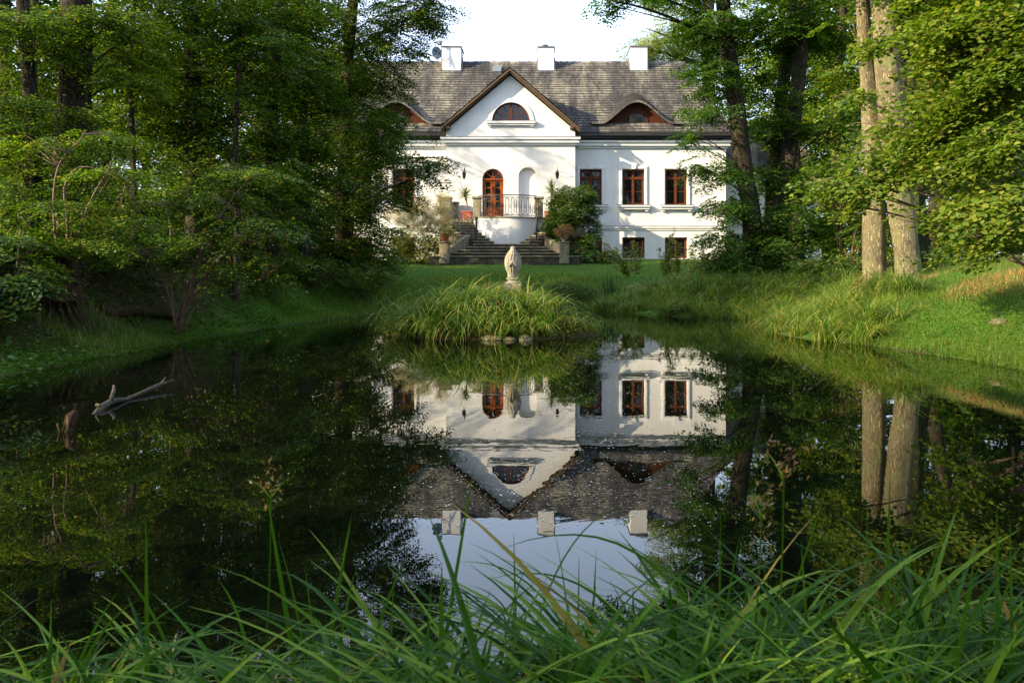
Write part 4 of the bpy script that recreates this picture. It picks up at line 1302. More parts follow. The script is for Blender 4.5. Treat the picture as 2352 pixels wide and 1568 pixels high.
def clump(label, specs, mat="sedge_dark", group="sedge clumps at the near shore"):
    """specs: (tip x px, tip y px, base x px, Y, arch, width)"""
    bx = sum(s[2] for s in specs)/len(specs); Y0 = specs[0][3]
    root = empty("sedge_clump", (pX(bx, Y0), Y0, H1(pX(bx, Y0), Y0)), label, "sedge clump", group)
    for (tx, ty, bx_, Y, arch_, w) in specs:
        b = Vector((pX(bx_, Y), Y, H1(pX(bx_, Y), Y)-.03)); t = px(tx, ty, Y + random.uniform(-.1,.25))
        m_ = b.lerp(t, .55) + Vector((0,0,arch_)); m_.x = b.x + (t.x-b.x)*.25 if arch_ > 0 else m_.x
        K = 14; V = []; fs = []
        for i in range(K+1):
            u = i/K; c = (1-u)**2*b + 2*u*(1-u)*m_ + u*u*t
            tg = (2*(1-u)*(m_-b) + 2*u*(t-m_)).normalized()
            sd = tg.cross(Vector((.25,-1,.1))).normalized(); nn_ = tg.cross(sd)
            ww_ = w*(1-u**2.2)**.8*(.7+.3*min(1,u*4)) if i < K else .0005
            V += [c-sd*ww_*.5+nn_*ww_*.2, c, c+sd*ww_*.5+nn_*ww_*.2]
        for i in range(K):
            for k in range(2): fs.append((i*3+k, i*3+k+1, i*3+k+4, i*3+k+3))
        m = MB(); m.add(V, fs); m.build("blade", M[mat], root, True)
    return root
clump("tall upright sedge blade clump left of the middle, by the dark water", [(1090,1062,975,2.3,.0,.013),(1180,1222,1192,2.5,0,.011),(1015,1290,1010,1.75,0,.017),(1275,1225,1330,2.4,.05,.006),(1370,1262,1345,2.4,.0,.011),(1330,1275,1325,2.5,0,.010)])
clump("sedge clump with crossing upright blades at the near shore, lower left", [(612,1130,720,2.2,0,.015),(808,1180,700,2.25,0,.014),(935,1275,800,2.1,.03,.010),(640,1240,730,2.2,.02,.008),(820,1300,760,2.2,.08,.010),(700,1300,740,2.3,.04,.010),(905,1330,880,2.2,0,.010),(500,1330,600,2.1,.12,.011)])
clump("single tall pointed blade with arching stems at the far lower left", [(335,1190,340,2.1,0,.013),(210,1255,470,2.0,.16,.008),(120,1530,120,1.9,0,.013),(118,1375,105,2.0,0,.010),(270,1360,100,2.0,.06,.010),(320,1375,110,2.05,.12,.010),(0,1460,70,2.0,.1,.012),(400,1490,215,1.9,.14,.013)])
clump("arching thin blades over the sky reflection in the middle foreground", [(1440,1160,1170,2.5,.28,.007),(1050,1290,1400,2.5,.30,.008),(1120,1330,1560,2.4,.34,.009),(1660,1290,1300,2.5,.32,.006),(1150,1260,1720,2.3,.45,.010),(1230,1450,1100,2.2,.14,.009),(1080,1345,1260,2.4,.2,.007),(1500,1340,1290,2.4,.22,.007),(1210,1300,1130,2.4,.1,.010)])
clump("upright blades rising before the reflection of the dark trunks, right of centre", [(1655,1175,1650,2.2,0,.009),(1530,1290,1660,2.1,.1,.011),(1745,1240,1790,2.2,.02,.006),(1905,1100,1700,2.4,.0,.010),(1725,1300,1680,2.2,.05,.010),(1840,1240,1880,1.95,0,.012),(1700,1230,1640,2.2,.04,.010)])
clump("tall blades in front of the reflected pale trunks, lower right", [(2045,1065,2030,2.1,0,.013),(1990,1140,2010,2.2,0,.010),(2110,1190,2010,2.2,.03,.011),(2215,1140,2050,2.1,.08,.010),(2150,1235,2190,2.1,0,.008),(2040,1290,2230,2.1,.25,.010),(1990,1380,2180,2.0,.2,.013)])
clump("dense dark blade clump at the right edge of the foreground", [(2290,1160,2300,1.8,0,.018),(2320,1190,2335,1.8,0,.013),(2260,1280,2200,1.9,.1,.011),(2352,1290,2250,1.8,.15,.012),(2240,1270,2130,1.7,.0,.017),(2150,1300,2280,1.85,.2,.012),(2330,1420,2290,1.75,.0,.016)])
# seed stalks
def stalk(x, y, bx_, Y, label):
    b = Vector((pX(bx_,Y), Y, H1(pX(bx_,Y),Y)-.02)); t = px(x, y, Y)
    root = empty("seed_stalk", b, label, "seed stalk", "brown seed stalks at the near shore")
    MB().tube(bez(b, t, n=8, bend=(.02,0,.03)), [.0022]*9, 5).build("stem", M["sedge_dark"], root)
    q = np.random.default_rng(int(x)); k = 70
    P = np.array(t) + q.normal(size=(k,3))*[.02,.02,.035]; 
    V, Q = leaves_mesh(P, q.normal(size=(k,3)), q.normal(size=(k,3)), q.uniform(.008,.022,k), .35)
    tag(npmesh("seed_head", V, Q, M["seed"], root), kind="stuff")
    V, Q = blades(np.tile(np.array(t)-[0,0,.04], (4,1)), q.uniform(0,6.28,4), np.full(4,.09), np.full(4,.6), np.full(4,1.), np.full(4,.005), 5, r=q)
    npmesh("bract", V, Q, M["sedge_dark"], root)
stalk(622, 1110, 590, 2.3, "thin brown seed stalk over the dark reflection, lower left")
stalk(1800, 1065, 1760, 1.9, "brown seed stalk before the reflected dark trunks")
stalk(1750, 1160, 1700, 2.1, "short seed stalk just left of the taller one, right of centre")

# lawn, bank grass and ground cover
P = ground_pts(55000, -7.5, 11, 26, 43, .5, 30, 51, lambda P: (P[:,1] < 36.8) | (np.abs(P[:,0]+1.9) > 3.2)); n = len(P)
V, Q = blades(P, r.uniform(0,6.28,n), r.uniform(.03,.065,n), r.uniform(0,.5,n), r.uniform(0,.8,n), r.uniform(.010,.018,n), 1, r=r)
tag(npmesh("lawn_grass", V, Q, M["grass"]), "short green lawn between the pond and the house", "grass", kind="stuff")
TRI[0] += len(Q)*2
P = ground_pts(60000, 5.0, 10.5, 5.5, 19, .0, 6, 52); n = len(P)
V, Q = blades(P, r.uniform(0,6.28,n), r.uniform(.06,.20,n)*(1+.6*snoise(P*np.array([1,1,0]), 66, 1.8, 3)), r.uniform(0,.6,n), r.uniform(.2,1.4,n), r.uniform(.006,.011,n), 1, r=r)
tag(npmesh("right_bank_grass", V, Q, M["grass"]), "soft grass on the sunny right bank", "grass", kind="stuff")
TRI[0] += len(Q)*2
P = ground_pts(60000, 5.2, 10.5, 7, 19, .5, 6, 58); P = tufted(P, 68, 1.4, .25)[:9000]; n = len(P)
V, Q = blades(P, r.uniform(0,6.28,n), r.uniform(.06,.22,n), r.uniform(0,.7,n), r.uniform(.2,1.6,n), r.uniform(.005,.010,n), 2, r=r)
tag(npmesh("right_bank_dry_grass", V, Q, M["dryblade"]), "straw coloured dry grass in patches on the right bank", "dry grass", kind="stuff")
P = ground_pts(60000, 4.8, 9, 5.5, 16, -.05, 2.6, 53); n = len(P); P[:,2] += np.abs(r.normal(size=n))*.05
V, Q = leaves_mesh(P, r.normal(size=(n,3))*[1,1,.3], r.normal(size=(n,3))*.4+[0,0,1], r.uniform(.02,.045,n), .65)
tag(npmesh("right_bank_herbs", V, Q, M["leaf_ground"]), "small leafy herbs over the right bank down to the water", "ground cover", kind="stuff")
TRI[0] += len(Q)*2
P = ground_pts(190000, -11.5, -4.4, 4.5, 27, -.05, 4.2, 54, lambda P: (P[:,0] < -3)); 
P = tufted(P, 61, 1.5, -.62)[:56000]; n = len(P); P[:,2] += np.abs(r.normal(size=n))*.06*(1+.8*snoise(P*np.array([1,1,0]), 62, 2, 2))
V, Q = leaves_mesh(P, r.normal(size=(n,3))*[1,1,.35], r.normal(size=(n,3))*.45+[0,0,1], r.uniform(.025,.06,n), .65)
tag(npmesh("left_bank_ground_cover", V, Q, M["leaf_ground"]), "dense green ground cover on the shaded left bank", "ground cover", kind="stuff")
TRI[0] += len(Q)*2
P = ground_pts(26000, -9, -4, 5, 26, .0, 3.2, 57); P = tufted(P, 67, 1.1, -.1); n = len(P); P[:,2] += np.abs(r.normal(size=n))*.09
V, Q = leaves_mesh(P, r.normal(size=(n,3))*[1,1,.35], r.normal(size=(n,3))*.4+[0,0,1], r.uniform(.05,.11,n), .7)
tag(npmesh("left_bank_weeds", V, Q, M["leaf_maple"]), "taller broad leaved weeds in patches on the left bank", "weeds", kind="stuff")
P = ground_pts(45000, -7, 5, 20.5, 31, -.05, 3.4, 55, lambda P: ~((P[:,0] > 1.5) & (P[:,1] < 24.5))); P = tufted(P, 63, 1.2, -.25); n = len(P)
V, Q = blades(P, r.uniform(0,6.28,n), r.uniform(.08,.24,n)*(1+.5*snoise(P*np.array([1,1,0]), 64, 1.5, 2)), r.uniform(0,.4,n), r.uniform(.2,1.5,n), r.uniform(.008,.014,n), 3, r=r)
tag(npmesh("far_bank_grass", V, Q, M["sedge"]), "tufted dark grass on the bank below the lawn", "grass", kind="stuff")
TRI[0] += len(Q)*2
# leaf litter and sunlit weeds on the wood's edge
P = ground_pts(18000, -13, -6.5, 9, 26, 1.2, 8, 56); n = len(P); P[:,2] += .01
V, Q = leaves_mesh(P, r.normal(size=(n,3))*[1,1,.2], r.normal(size=(n,3))*.3+[0,0,1], r.uniform(.03,.07,n), .6)
tag(npmesh("leaf_litter", V, Q, M["seed"]), "brown leaf litter under the trees on the left bank", "leaf litter", kind="stuff")

def grass_clump(name, x, y, Y, n, L, w, mat, label, cat, group, spread=.16, bend=(.0,.5), seed=0):
    p = px(x, y, Y); z = H1(p.x, Y)
    q = np.random.default_rng(seed); root = empty(name, (p.x, Y, z), label, cat, group)
    B = np.column_stack([p.x + q.normal(size=n)*spread, Y + q.normal(size=n)*spread*.7, np.full(n, z-.03)])
    yaw = np.arctan2(B[:,1]-Y, B[:,0]-p.x) + q.normal(size=n)*.5
    V, Q = blades(B, yaw, q.uniform(.55,1.1,n)*L, q.uniform(.02,.35,n), q.uniform(*bend,n), q.uniform(.7,1.2,n)*w, 6, True, r=q)
    npmesh("leaves", V, Q, M[mat], root)
    return root
grass_clump("iris_clump", 1028, 655, 26.9, 34, .95, .035, "iris", "dark spiky iris clump left of the statue on the far bank", "iris", "iris clumps on the far bank", .2, (0,.7), 1)
grass_clump("iris_clump", 1150, 650, 27.8, 14, .85, .03, "iris", "small iris clump just left behind the statue", "iris", "iris clumps on the far bank", .14, (0,.6), 2)
grass_clump("iris_clump", 1207, 650, 27.8, 12, .85, .03, "iris", "small iris clump just right behind the statue", "iris", "iris clumps on the far bank", .14, (0,.6), 3)
grass_clump("iris_clump", 1300, 690, 26.8, 36, .75, .03, "iris", "low iris clump right of the island at the far shore", "iris", "iris clumps on the far bank", .22, (.1,.9), 4)
grass_clump("iris_clump", 1408, 665, 27.2, 40, .85, .03, "iris", "broad iris clump where the sedge bank begins", "iris", "iris clumps on the far bank", .2, (0,.6), 5)
grass_clump("iris_clump", 828, 690, 25.2, 34, .62, .028, "iris", "short iris clump on the green shore under the left trees", "iris", "iris clumps on the far bank", .16, (0,.6), 6)
grass_clump("iris_clump", 985, 690, 27.2, 26, .6, .028, "iris", "dim low iris clump behind the left end of the island", "iris", "iris clumps on the far bank", .2, (0,.8), 7)

# low dark undergrowth on the bank below the lawn
# goldenrod and tall herbs on the far bank
def herb(x, y, Y, h, n, label, seed, mat="leaf_golden", w=.25, cat="herb", name="goldenrod_plant", bend=.2, leaf=.13):
    p = px(x, y, Y); z = H1(p.x, Y); q = np.random.default_rng(seed)
    root = empty(name, (p.x, Y, z), label, cat, "tall herbs before the house")
    st = MB(); P = []; D = []; S = []
    for i in range(n):
        hh2 = h*q.uniform(.6,1.05); a = q.uniform(0,6.28); b = Vector((p.x+q.normal()*w*.5, Y+q.normal()*w*.4, z-.03))
        e = b + Vector((math.cos(a)*hh2*bend*q.uniform(.4,1.4), math.sin(a)*hh2*bend, hh2))
        pts = bez(b, e, n=8, bend=(q.normal()*.04, 0, .12*hh2))
        st.tube(pts, [.010*(1-.6*k/8) for k in range(9)], 4)
        for k in range(60):
            t = q.uniform(.12,1); j = min(7, int(t*8)); c = pts[j].lerp(pts[j+1], t*8-j)
            P.append(c); aa = q.uniform(0,6.28); D.append((math.cos(aa), math.sin(aa), q.uniform(-.5,.4))); S.append(leaf*q.uniform(.7,1.3)*(1.3-.5*t))
    st.build("stems", M["leaf_golden"], root)
    P = np.array(P); k = len(P)
    V, Q = leaves_mesh(P, np.array(D), q.normal(size=(k,3))*.5+[0,0,1], np.array(S), .34)
    npmesh("leaves", V, Q, M[mat], root)
    return root
herb(1440, 640, 29.5, 1.15, 9, "bent feathery herb leaning over the lawn right of the bush", 1, bend=.45)
herb(1460, 600, 33, 1.35, 7, "yellowing goldenrod before the second basement window", 2)
herb(1525, 640, 29.5, 1.75, 8, "tall goldenrod standing between the two right basement windows", 3)
herb(1550, 625, 30.5, 1.45, 6, "goldenrod right beside the tallest one before the third basement window", 4)
herb(1612, 640, 29, 1.1, 14, "wide feathery herb at the wall corner left of the dark trunks", 5, w=.7, bend=.5)
herb(1665, 640, 28.5, 1.0, 16, "bushy feathery herb at the foot of the dark trunks", 6, w=.7, bend=.4, mat="leaf_mid")
herb(1395, 600, 38, 1.0, 8, "small herb at the right end of the hostas", 7, w=.5, bend=.3)
herb(1990, 660, 17.2, .55, 10, "dry golden herb at the foot of the left pale trunk", 8, mat="seed", w=.35, bend=.4, leaf=.05)
herb(2060, 650, 17.6, .5, 12, "yellow weed between the two pale trunks", 9, w=.3, bend=.3, leaf=.05)

# ------------------------------------------------------------------ statue
st_x, st_y = pX(1178, 17.2), 17.2
sz = pZ(655.5, 17.2)
statue = empty("statue", (st_x, st_y, sz), "pale stone statue of a veiled figure seen from behind on the island", "statue")
u = 17.2/F
ped = MB()
ped.lathe((st_x, st_y, sz-.25), [(.17,0),(.17,.22)], 8); 
ped.box(st_x-.17, st_x+.17, st_y-.17, st_y+.17, sz-.12, sz+.035)
ped = ped.build("pedestal", M["statue"], statue, bevel=.008)
MB().lathe((st_x, st_y, sz+.037), [(.165,0),(.17,.02),(.15,.035),(.115,.045),(.105,.07),(.13,.085),(.135,.10),(.11,.115)], 28).build("moulded_base", M["statue"], ped, True)
prof = [(0,.100),(.03,.108),(.07,.098),(.12,.112),(.18,.137),(.25,.155),(.32,.163),(.38,.160),(.44,.150),(.50,.128),(.545,.105),(.58,.078),(.605,.058),(.63,.052),(.650,.052),(.668,.047),(.682,.034),(.690,.010)]
nn_ = 72; V = []; zb_ = sz + .152; sg_ = (pZ(565.5,17.2)-zb_)/.690
for j in range(70):
    t = j/69*.690
    rr_ = np.interp(t, [p_[0] for p_ in prof], [p_[1] for p_ in prof])
    for k in range(nn_):
        a = 2*math.pi*k/nn_
        back = max(0, math.cos(a + math.pi/2))        # towards the camera (-Y)
        fold = .060*math.sin(a*17 + 2.2*math.sin(t*6)) * (.35 + .65*back) * min(1, t*8) * min(1, max(0,(.66-t))*7)
        fold += .012*math.sin(a*31 + t*9)
        sc = 1 + fold*1.6
        vx = abs(math.cos(a)) < .42 and math.sin(a) < 0 and t < .64
        strip = (.012 if vx else 0) * min(1, t*6)      # the hanging veil down the back
        V.append((st_x + rr_*sc*math.cos(a), st_y + rr_*(.70 if t < .58 else .95)*sc*math.sin(a) - strip, zb_ + t*sg_))
f_ = [(j*nn_+k, j*nn_+(k+1)%nn_, (j+1)*nn_+(k+1)%nn_, (j+1)*nn_+k) for j in range(69) for k in range(nn_)] + [tuple(69*nn_+k for k in range(nn_))]
m = MB(); m.add(V, f_); m.build("robed_figure", M["statue"], statue, True)
# a knotted hem hanging over the veil
m = MB()
for k in range(9):
    a = -math.pi/2 + (k-4)*.11
    z0_ = zb_ + .41*sg_ - .02*abs(k-4); 
    p0 = Vector((st_x + .150*math.cos(a), st_y + .118*math.sin(a) - .012, z0_)); m.tube([p0, p0+Vector((0,-.012,-.05)), p0+Vector((.006*(k-4),-.004,-.12+.01*abs(k-4)))], [.011,.012,.004], 5)
m.build("veil_hem", M["statue"], statue, True)

# ------------------------------------------------------------------ stones, stump, log, leaves on the water
def rock(name, c, s, label, seed, mat="rock", cat="stone", group=None):
    bm = bmesh.new(); bmesh.ops.create_icosphere(bm, subdivisions=4, radius=1)
    V = np.array([v.co for v in bm.verts]); q = snoise(V, seed, 2.2, 4); q2 = np.abs(snoise(V, seed+5, 3.5, 2))
    V = V * (1 + .22*q - .18*q2)[:,None]
    V = V * np.array(s) + np.array(c)
    F_ = np.array([[v.index for v in f.verts] for f in bm.faces]); bm.free()
    return tag(npmesh(name, V, F_, M[mat], smooth=True), label, cat, group)
rock("island_stone", (pX(1131,15.45), 15.45, .015), (.19,.12,.075), "wide mossy stone at the island's edge, leftmost of the three in the water", 1, group="stones at the island edge")
rock("island_stone", (pX(1171,15.4), 15.4, .01), (.125,.10,.055), "small flat stone at the island's edge, middle of the three", 2, group="stones at the island edge")
rock("island_stone", (pX(1207,15.45), 15.45, .02), (.125,.10,.075), "blocky pale stone at the island's edge, rightmost of the three", 3, group="stones at the island edge")
xx = pX(2300, 13.2); rock("bank_stone", (xx, 13.2, H1(xx,13.2)+.02), (.17,.2,.08), "pinkish flat stone in the grass high on the right bank", 4)
xx = pX(2185, 17.5); rock("bank_stone", (xx, 17.5, H1(xx,17.5)+.03), (.16,.12,.07), "grey stone beside the mossy root right of the pale trunks", 6)

# rotten stump on the left bank
x0_, y0_ = pX(112, 13.5), 13.5; zz = H1(x0_, y0_)-.15
V = []; nn_ = 40; q = np.random.default_rng(9)
for j in range(15):
    t = j/14
    for k in range(nn_):
        a = 2*math.pi*k/nn_
        top = .66 + .16*math.sin(2*a+1) + .10*math.sin(7*a) + .06*q.normal() + (.18 if math.cos(a-.1) > .7 else -.1)
        rr_ = (.30 + .16*(1-t)**3 + .05*math.sin(5*a+t) + .03*math.sin(11*a+3*t)) * (1 - .1*t)
        V.append((x0_ + rr_*1.15*math.cos(a), y0_ + rr_*math.sin(a), zz + t*top))
for k in range(nn_):
    a = 2*math.pi*k/nn_; V.append((x0_ + .17*math.cos(a), y0_ + .15*math.sin(a), zz + .5))
f_ = [(j*nn_+k, j*nn_+(k+1)%nn_, (j+1)*nn_+(k+1)%nn_, (j+1)*nn_+k) for j in range(15) for k in range(nn_)] + [tuple(15*nn_+k for k in range(nn_))]
sp = empty("tree_stump", (x0_, y0_, zz), "rotten broken tree stump on the shaded left bank", "tree stump")
m = MB(); m.add(V, f_); m.build("stump", M["stump"], sp)
m = MB()
for k in range(9):
    a = -2.6 + k*.38; e = Vector((x0_ + .6*math.cos(a), y0_+.5*math.sin(a), 0)); e.z = H1(e.x, e.y)-.02
    m.tube(bez((x0_+.2*math.cos(a), y0_+.2*math.sin(a), zz+.22), e, sag=.02, n=6), [.07,.06,.04,.03,.02,.015,.01], 6)
m.build("roots", M["stump"], sp, True)
P = ground_pts(2500, x0_-.8, x0_+1.3, y0_-.9, y0_+.9, .1, 4, 71); n = len(P)
V, Q = blades(P, r.uniform(0,6.28,n), r.uniform(.08,.3,n), r.uniform(0,.6,n), r.uniform(.4,1.8,n), r.uniform(.005,.009,n), 4, r=r)
tag(npmesh("stump_grass", V, Q, M["grass"]), "mossy grass round the rotten stump", "grass", kind="stuff")
# mossy fallen trunk on the bank top
a_ = px(235, 640, 14.5); b_ = px(420, 640, 16.5); a_.z = H1(a_.x,a_.y)+.05; b_.z = H1(b_.x,b_.y)+.03
m = MB(); m.tube(bez(a_, b_, sag=.05, n=24, bend=(0,.2,0)), [.10*(1-.4*k/24)+.03*math.sin(k*1.3)+.02*math.sin(k*2.9) for k in range(25)], 18)
V_ = np.array(m.v); V_ += .035*np.column_stack([snoise(V_, 1, 6, 3), snoise(V_, 2, 6, 3), snoise(V_, 4, 6, 3)]); m.v = [tuple(v) for v in V_]
tag(m.build("mossy_log", M["stump"], smooth=True), "mossy fallen trunk lying on the left bank right of the stump", "fallen trunk")

# floating branch
lg = empty("floating_branch", (-4.1, 8.6, 0), "bare pale branch floating in the dark water at the left", "branch")
pts = [Vector(p) for p in ((-4.02,7.62,-.03),(-4.08,7.95,.02),(-4.12,8.2,.035),(-4.12,8.5,.01),(-4.12,8.85,.03),(-4.12,9.2,.05),(-4.12,9.32,.05))]
m = MB(); m.tube(pts, [.015,.034,.029,.018,.020,.023,.012], 12); m.build("limb", M["log"], lg, True)
m = MB(); m.tube([(-4.1,8.15,.05),(-4.17,8.35,.13),(-4.19,8.38,.16)], [.022,.018,.010], 8); m.tube([(-4.1,7.9,.05),(-4.0,7.75,.07)],[.02,.008],6); m.tube([(-4.12,9.25,.05),(-4.14,9.4,.11)],[.02,.006],6); m.tube([(-4.12,9.25,.05),(-4.06,9.45,.08)],[.018,.005],6)
m.build("twig_stub", M["log"], lg, True)
sx, sy = pX(158, 6.9), 6.9
bs = empty("broken_post", (sx, sy, 0), "short broken reddish branch stub sticking out of the water, left of the floating branch", "branch stub")
m = MB(); m.tube([(sx,sy,-.3),(sx-.01,sy,.0),(sx+.01,sy+.02,.11),(sx+.03,sy+.05,.15)], [.035,.04,.045,.022], 10); m.tube([(sx-.03,sy-.03,-.1),(sx-.06,sy-.05,.07)],[.012,.01],6)
m.build("stub", M["stump"], bs, True)
P = ground_pts(0,0,1,0,1,0,1,1) if False else None
k = 400; P = np.column_stack([r.normal(size=k)*.10-4.0, r.normal(size=k)*.10+7.5, np.full(k,.004)])
# single leaves on the water
def fleaf(x, y, sz_, label, mat="orange", seed=0):
    Y = F*CZ/(y-HY); X = pX(x, Y); q = random.Random(seed+int(x)); a = q.uniform(0, 6.28)
    D = np.array([[math.cos(a), math.sin(a), .18]]); V, Q = leaves_mesh(np.array([[X, Y, .006]]), D, np.array([[.1,.1,1.]]), np.array([sz_]), .75, 1)
    tag(npmesh("fallen_leaf", V, Q, M[mat]), label, "leaf", "fallen leaves floating on the pond")
fleaf(648, 762, .10, "upper orange leaf of the pair floating near the left shore")
fleaf(652, 772, .07, "small yellow leaf just below the upper orange leaf")
fleaf(618, 784, .08, "orange leaf floating nearest the dark water at the left")
fleaf(1237, 950, .05, "dark red leaf floating on the house reflection", "stump" if False else "seed")
fleaf(1180, 1188, .045, "curled brown leaf at the tip of the reflected gable", "seed")
fleaf(1375, 1197, .035, "thin brown leaf on the sky reflection beside the right chimney", "seed")
fleaf(800, 738, .07, "yellow leaf near the far left shore", "orange")

# fluff and duckweed specks
q = np.random.default_rng(88); k = 24000
yy_ = np.concatenate([HY + q.uniform(260, 600, k)]); xx_ = q.uniform(820, 1760, k)
w_ = (np.exp(-((yy_-1090)/120)**2) * .95 + .16) * sstep((xx_-820)/260) * sstep((1760-xx_)/240)
Yp = F*CZ/(yy_-HY); Xp = pX(xx_, Yp)
w_ *= (.55 + .5*snoise(np.column_stack([Xp*1.2, Yp*.7, 0*Xp]), 90, 3.0, 3))
keep = q.uniform(0,1,k) < w_*.42
Xp, Yp = Xp[keep], Yp[keep]; n = len(Xp); s_ = np.abs(q.normal(size=n))*.0016*(.5+Yp/9)+.0007*Yp/6
V = np.stack([np.column_stack([Xp + s_*np.cos(j*math.pi/3+q.uniform(-.3,.3,n))*1.3, Yp + s_*1.2*np.sin(j*math.pi/3), np.full(n,.004)]) for j in range(6)], 1)
tag(npmesh("floating_fluff", V.reshape(-1,3), np.arange(n*6).reshape(n,6), M["pollen"]), "pale specks of fluff floating on the pond", "fluff", kind="stuff")
k = 1500; Yp = q.uniform(4.5, 20, k); Xp = q.uniform(-4.5, 4.5, k); s_ = q.uniform(.003,.008,k)
V = np.stack([np.column_stack([Xp + s_*np.cos(j*math.pi/3), Yp + s_*1.3*np.sin(j*math.pi/3), np.full(k,.004)]) for j in range(6)], 1)
tag(npmesh("floating_specks", V.reshape(-1,3), np.arange(k*6).reshape(k,6), M["leaf_golden"]), "tiny scattered green specks floating across the pond", "duckweed", kind="stuff")

# ------------------------------------------------------------------ potted plants and shrubs by the house
def yucca(x, ypot, ytop, Y, zb, label, hgt, seed, lean=0.0):
    p = px(x, ypot, Y); t = empty("potted_yucca", (p.x, Y, zb), label, "potted plant", "yuccas in red pots")
    w = .25
    MB().add([(p.x-w*.85,Y-w*.85,zb),(p.x+w*.85,Y-w*.85,zb),(p.x+w*.85,Y+w*.85,zb),(p.x-w*.85,Y+w*.85,zb),(p.x-w,Y-w,zb+.38),(p.x+w,Y-w,zb+.38),(p.x+w,Y+w,zb+.38),(p.x-w,Y+w,zb+.38)],
             [(0,1,5,4),(1,2,6,5),(2,3,7,6),(3,0,4,7)]).box(p.x-w-.02,p.x+w+.02,Y-w-.02,Y+w+.02,zb+.33,zb+.40).build("pot", M["terra"], t, bevel=.01)
    top = Vector((p.x+lean, Y, zb+hgt))
    MB().tube(bez((p.x+.03,Y,zb+.36), top, n=6, bend=(.03,0,0)), [.035,.035,.03,.035,.04,.05,.05], 7).build("stem", M["bark_thin"], t)
    q = np.random.default_rng(seed); n = 90
    B = np.tile(np.array(top)-[0,0,.1], (n,1)) + q.normal(size=(n,3))*[.02,.02,.08]
    V, Q = blades(B, q.uniform(0,6.28,n), q.uniform(.40,.78,n), q.uniform(.0,2.0,n), q.uniform(-.1,.5,n), q.uniform(.035,.05,n), 4, True, r=q)
    npmesh("leaves", V, Q, M["yucca"], t)
    return t
yucca(1073, 500, 437, YT+.55, ZT-.02, "tall yucca in a square red pot left of the arched door", 1.25, 1, -.10)
yucca(1262, 500, 437, YT+.55, ZT-.02, "yucca in a red pot half hidden by the rhododendron, right of the terrace", 1.45, 2, .12)
def potted(x, z0, Y, label, mat, pot, seed, rr=.34):
    X = x; t = empty("potted_shrub", (X, Y, z0), label, "potted plant", "potted shrubs on the stair pedestals")
    MB().lathe((X,Y,z0), pot, 18).build("pot", M["terra"] if mat != "leaf_heather" else M["stone"], t, True)
    h = pot[-1][1]
    (V, Q), _ = foliage([(X,Y,z0+h+.15,rr,rr,.26,70),(X+.1,Y,z0+h+.3,rr*.6,rr*.6,.2,25)], seed, leaf=.05, L=.25, nside=4, hole=.1)
    npmesh("foliage", V, Q, M[mat], t)
for sg, lab, mt, pot in ((-1, "bushy green plant in a terracotta pot on the left stair pedestal", "leaf_mid", [(.14,0),(.19,.20),(.21,.30)]),
                     (1, "rusty heather in a round stone urn on the right stair pedestal", "leaf_heather", [(.09,0),(.07,.05),(.17,.12),(.21,.24),(.20,.28)])):
    potted(XT+sg*2.55, ZG+.752, 37.24, lab, mt, pot, 30+sg)

def shrub(name, label, cat, blobs, mat, seed, stems=8, stemmat="bark_thin", base=None, group=None, extra=None, **kw):
    bx_ = base or (sum(b[0] for b in blobs)/len(blobs), sum(b[1] for b in blobs)/len(blobs))
    z = H1(*bx_); t = empty(name, (bx_[0], bx_[1], z), label, cat, group)
    (V, Q), P = foliage(blobs, seed, **kw); TRI[0] += len(Q)*2
    npmesh("crown", V, Q, M[mat], t)
    q = random.Random(seed); m = MB()
    for i in range(stems):
        b = q.choice(blobs); e = Vector((b[0]+q.uniform(-.6,.6)*b[3], b[1]+q.uniform(-.6,.6)*b[4], b[2]+q.uniform(-.3,.7)*b[5]))
        m.tube(bez((bx_[0]+q.uniform(-.15,.15), bx_[1]+q.uniform(-.1,.1), z-.05), e, n=7, bend=(0,0,.15*(e.z-z))), [.022*(1-.75*k/7) for k in range(8)], 5)
    m.build("stems", M[stemmat], t, True)
    if extra:
        for (nm_, bl, mt, sd, k2) in extra:
            (V, Q), P = foliage(bl, sd, **k2); npmesh(nm_, V, Q, M[mt], t)
    return t
shrub("rhododendron", "round dark rhododendron bush right of the terrace stairs", "shrub",
      [pb(1312,490,39.2,45,40,.9,130), pb(1320,450,39.2,38,26,.7,70), pb(1285,520,39,28,34,.6,60), pb(1342,530,39,30,38,.6,70), pb(1352,480,39.2,20,24,.5,30), pb(1275,470,39.3,20,28,.5,26), pb(1318,555,38.8,38,24,.6,60)],
      "leaf_rhodo", 41, mult=6.0, leaf=.14, L=.34, nside=4, droop=.3, hole=.22, wide=.42, pitch=(-.5,.4), hscale=1.6)
cr = dict(mult=2.4, leaf=.055, L=.42, nside=6, droop=-.1, hole=.12, pitch=(-1.2,-.3), wide=.5, dens=1.1)
shrub("plume_shrub", "tall shrub with feathery cream blooms left of the stairs", "shrub",
      [pb(965,575,38.3,66,20,.7,110), pb(930,555,38.3,34,30,.7,60), pb(1000,560,38.2,34,28,.6,60), pb(960,540,38.3,62,26,.6,70), pb(960,590,38,70,14,.6,60)], "leaf_golden", 42, leaf=.12, L=.45, nside=4, droop=.2, hole=.12, wide=.6,
      extra=[("blooms", [pb(955,520,38.1,62,24,.5,80), pb(915,545,38,24,34,.5,40), pb(945,490,38.1,22,22,.3,26), pb(988,488,38.1,20,24,.3,26), pb(1020,490,38.0,12,28,.3,18), pb(900,500,38.2,16,22,.3,16), pb(1010,515,38,24,22,.4,24), pb(965,470,38.1,8,14,.2,7), pb(1012,462,38,6,16,.2,6)], "leaf_cream", 43, cr)])
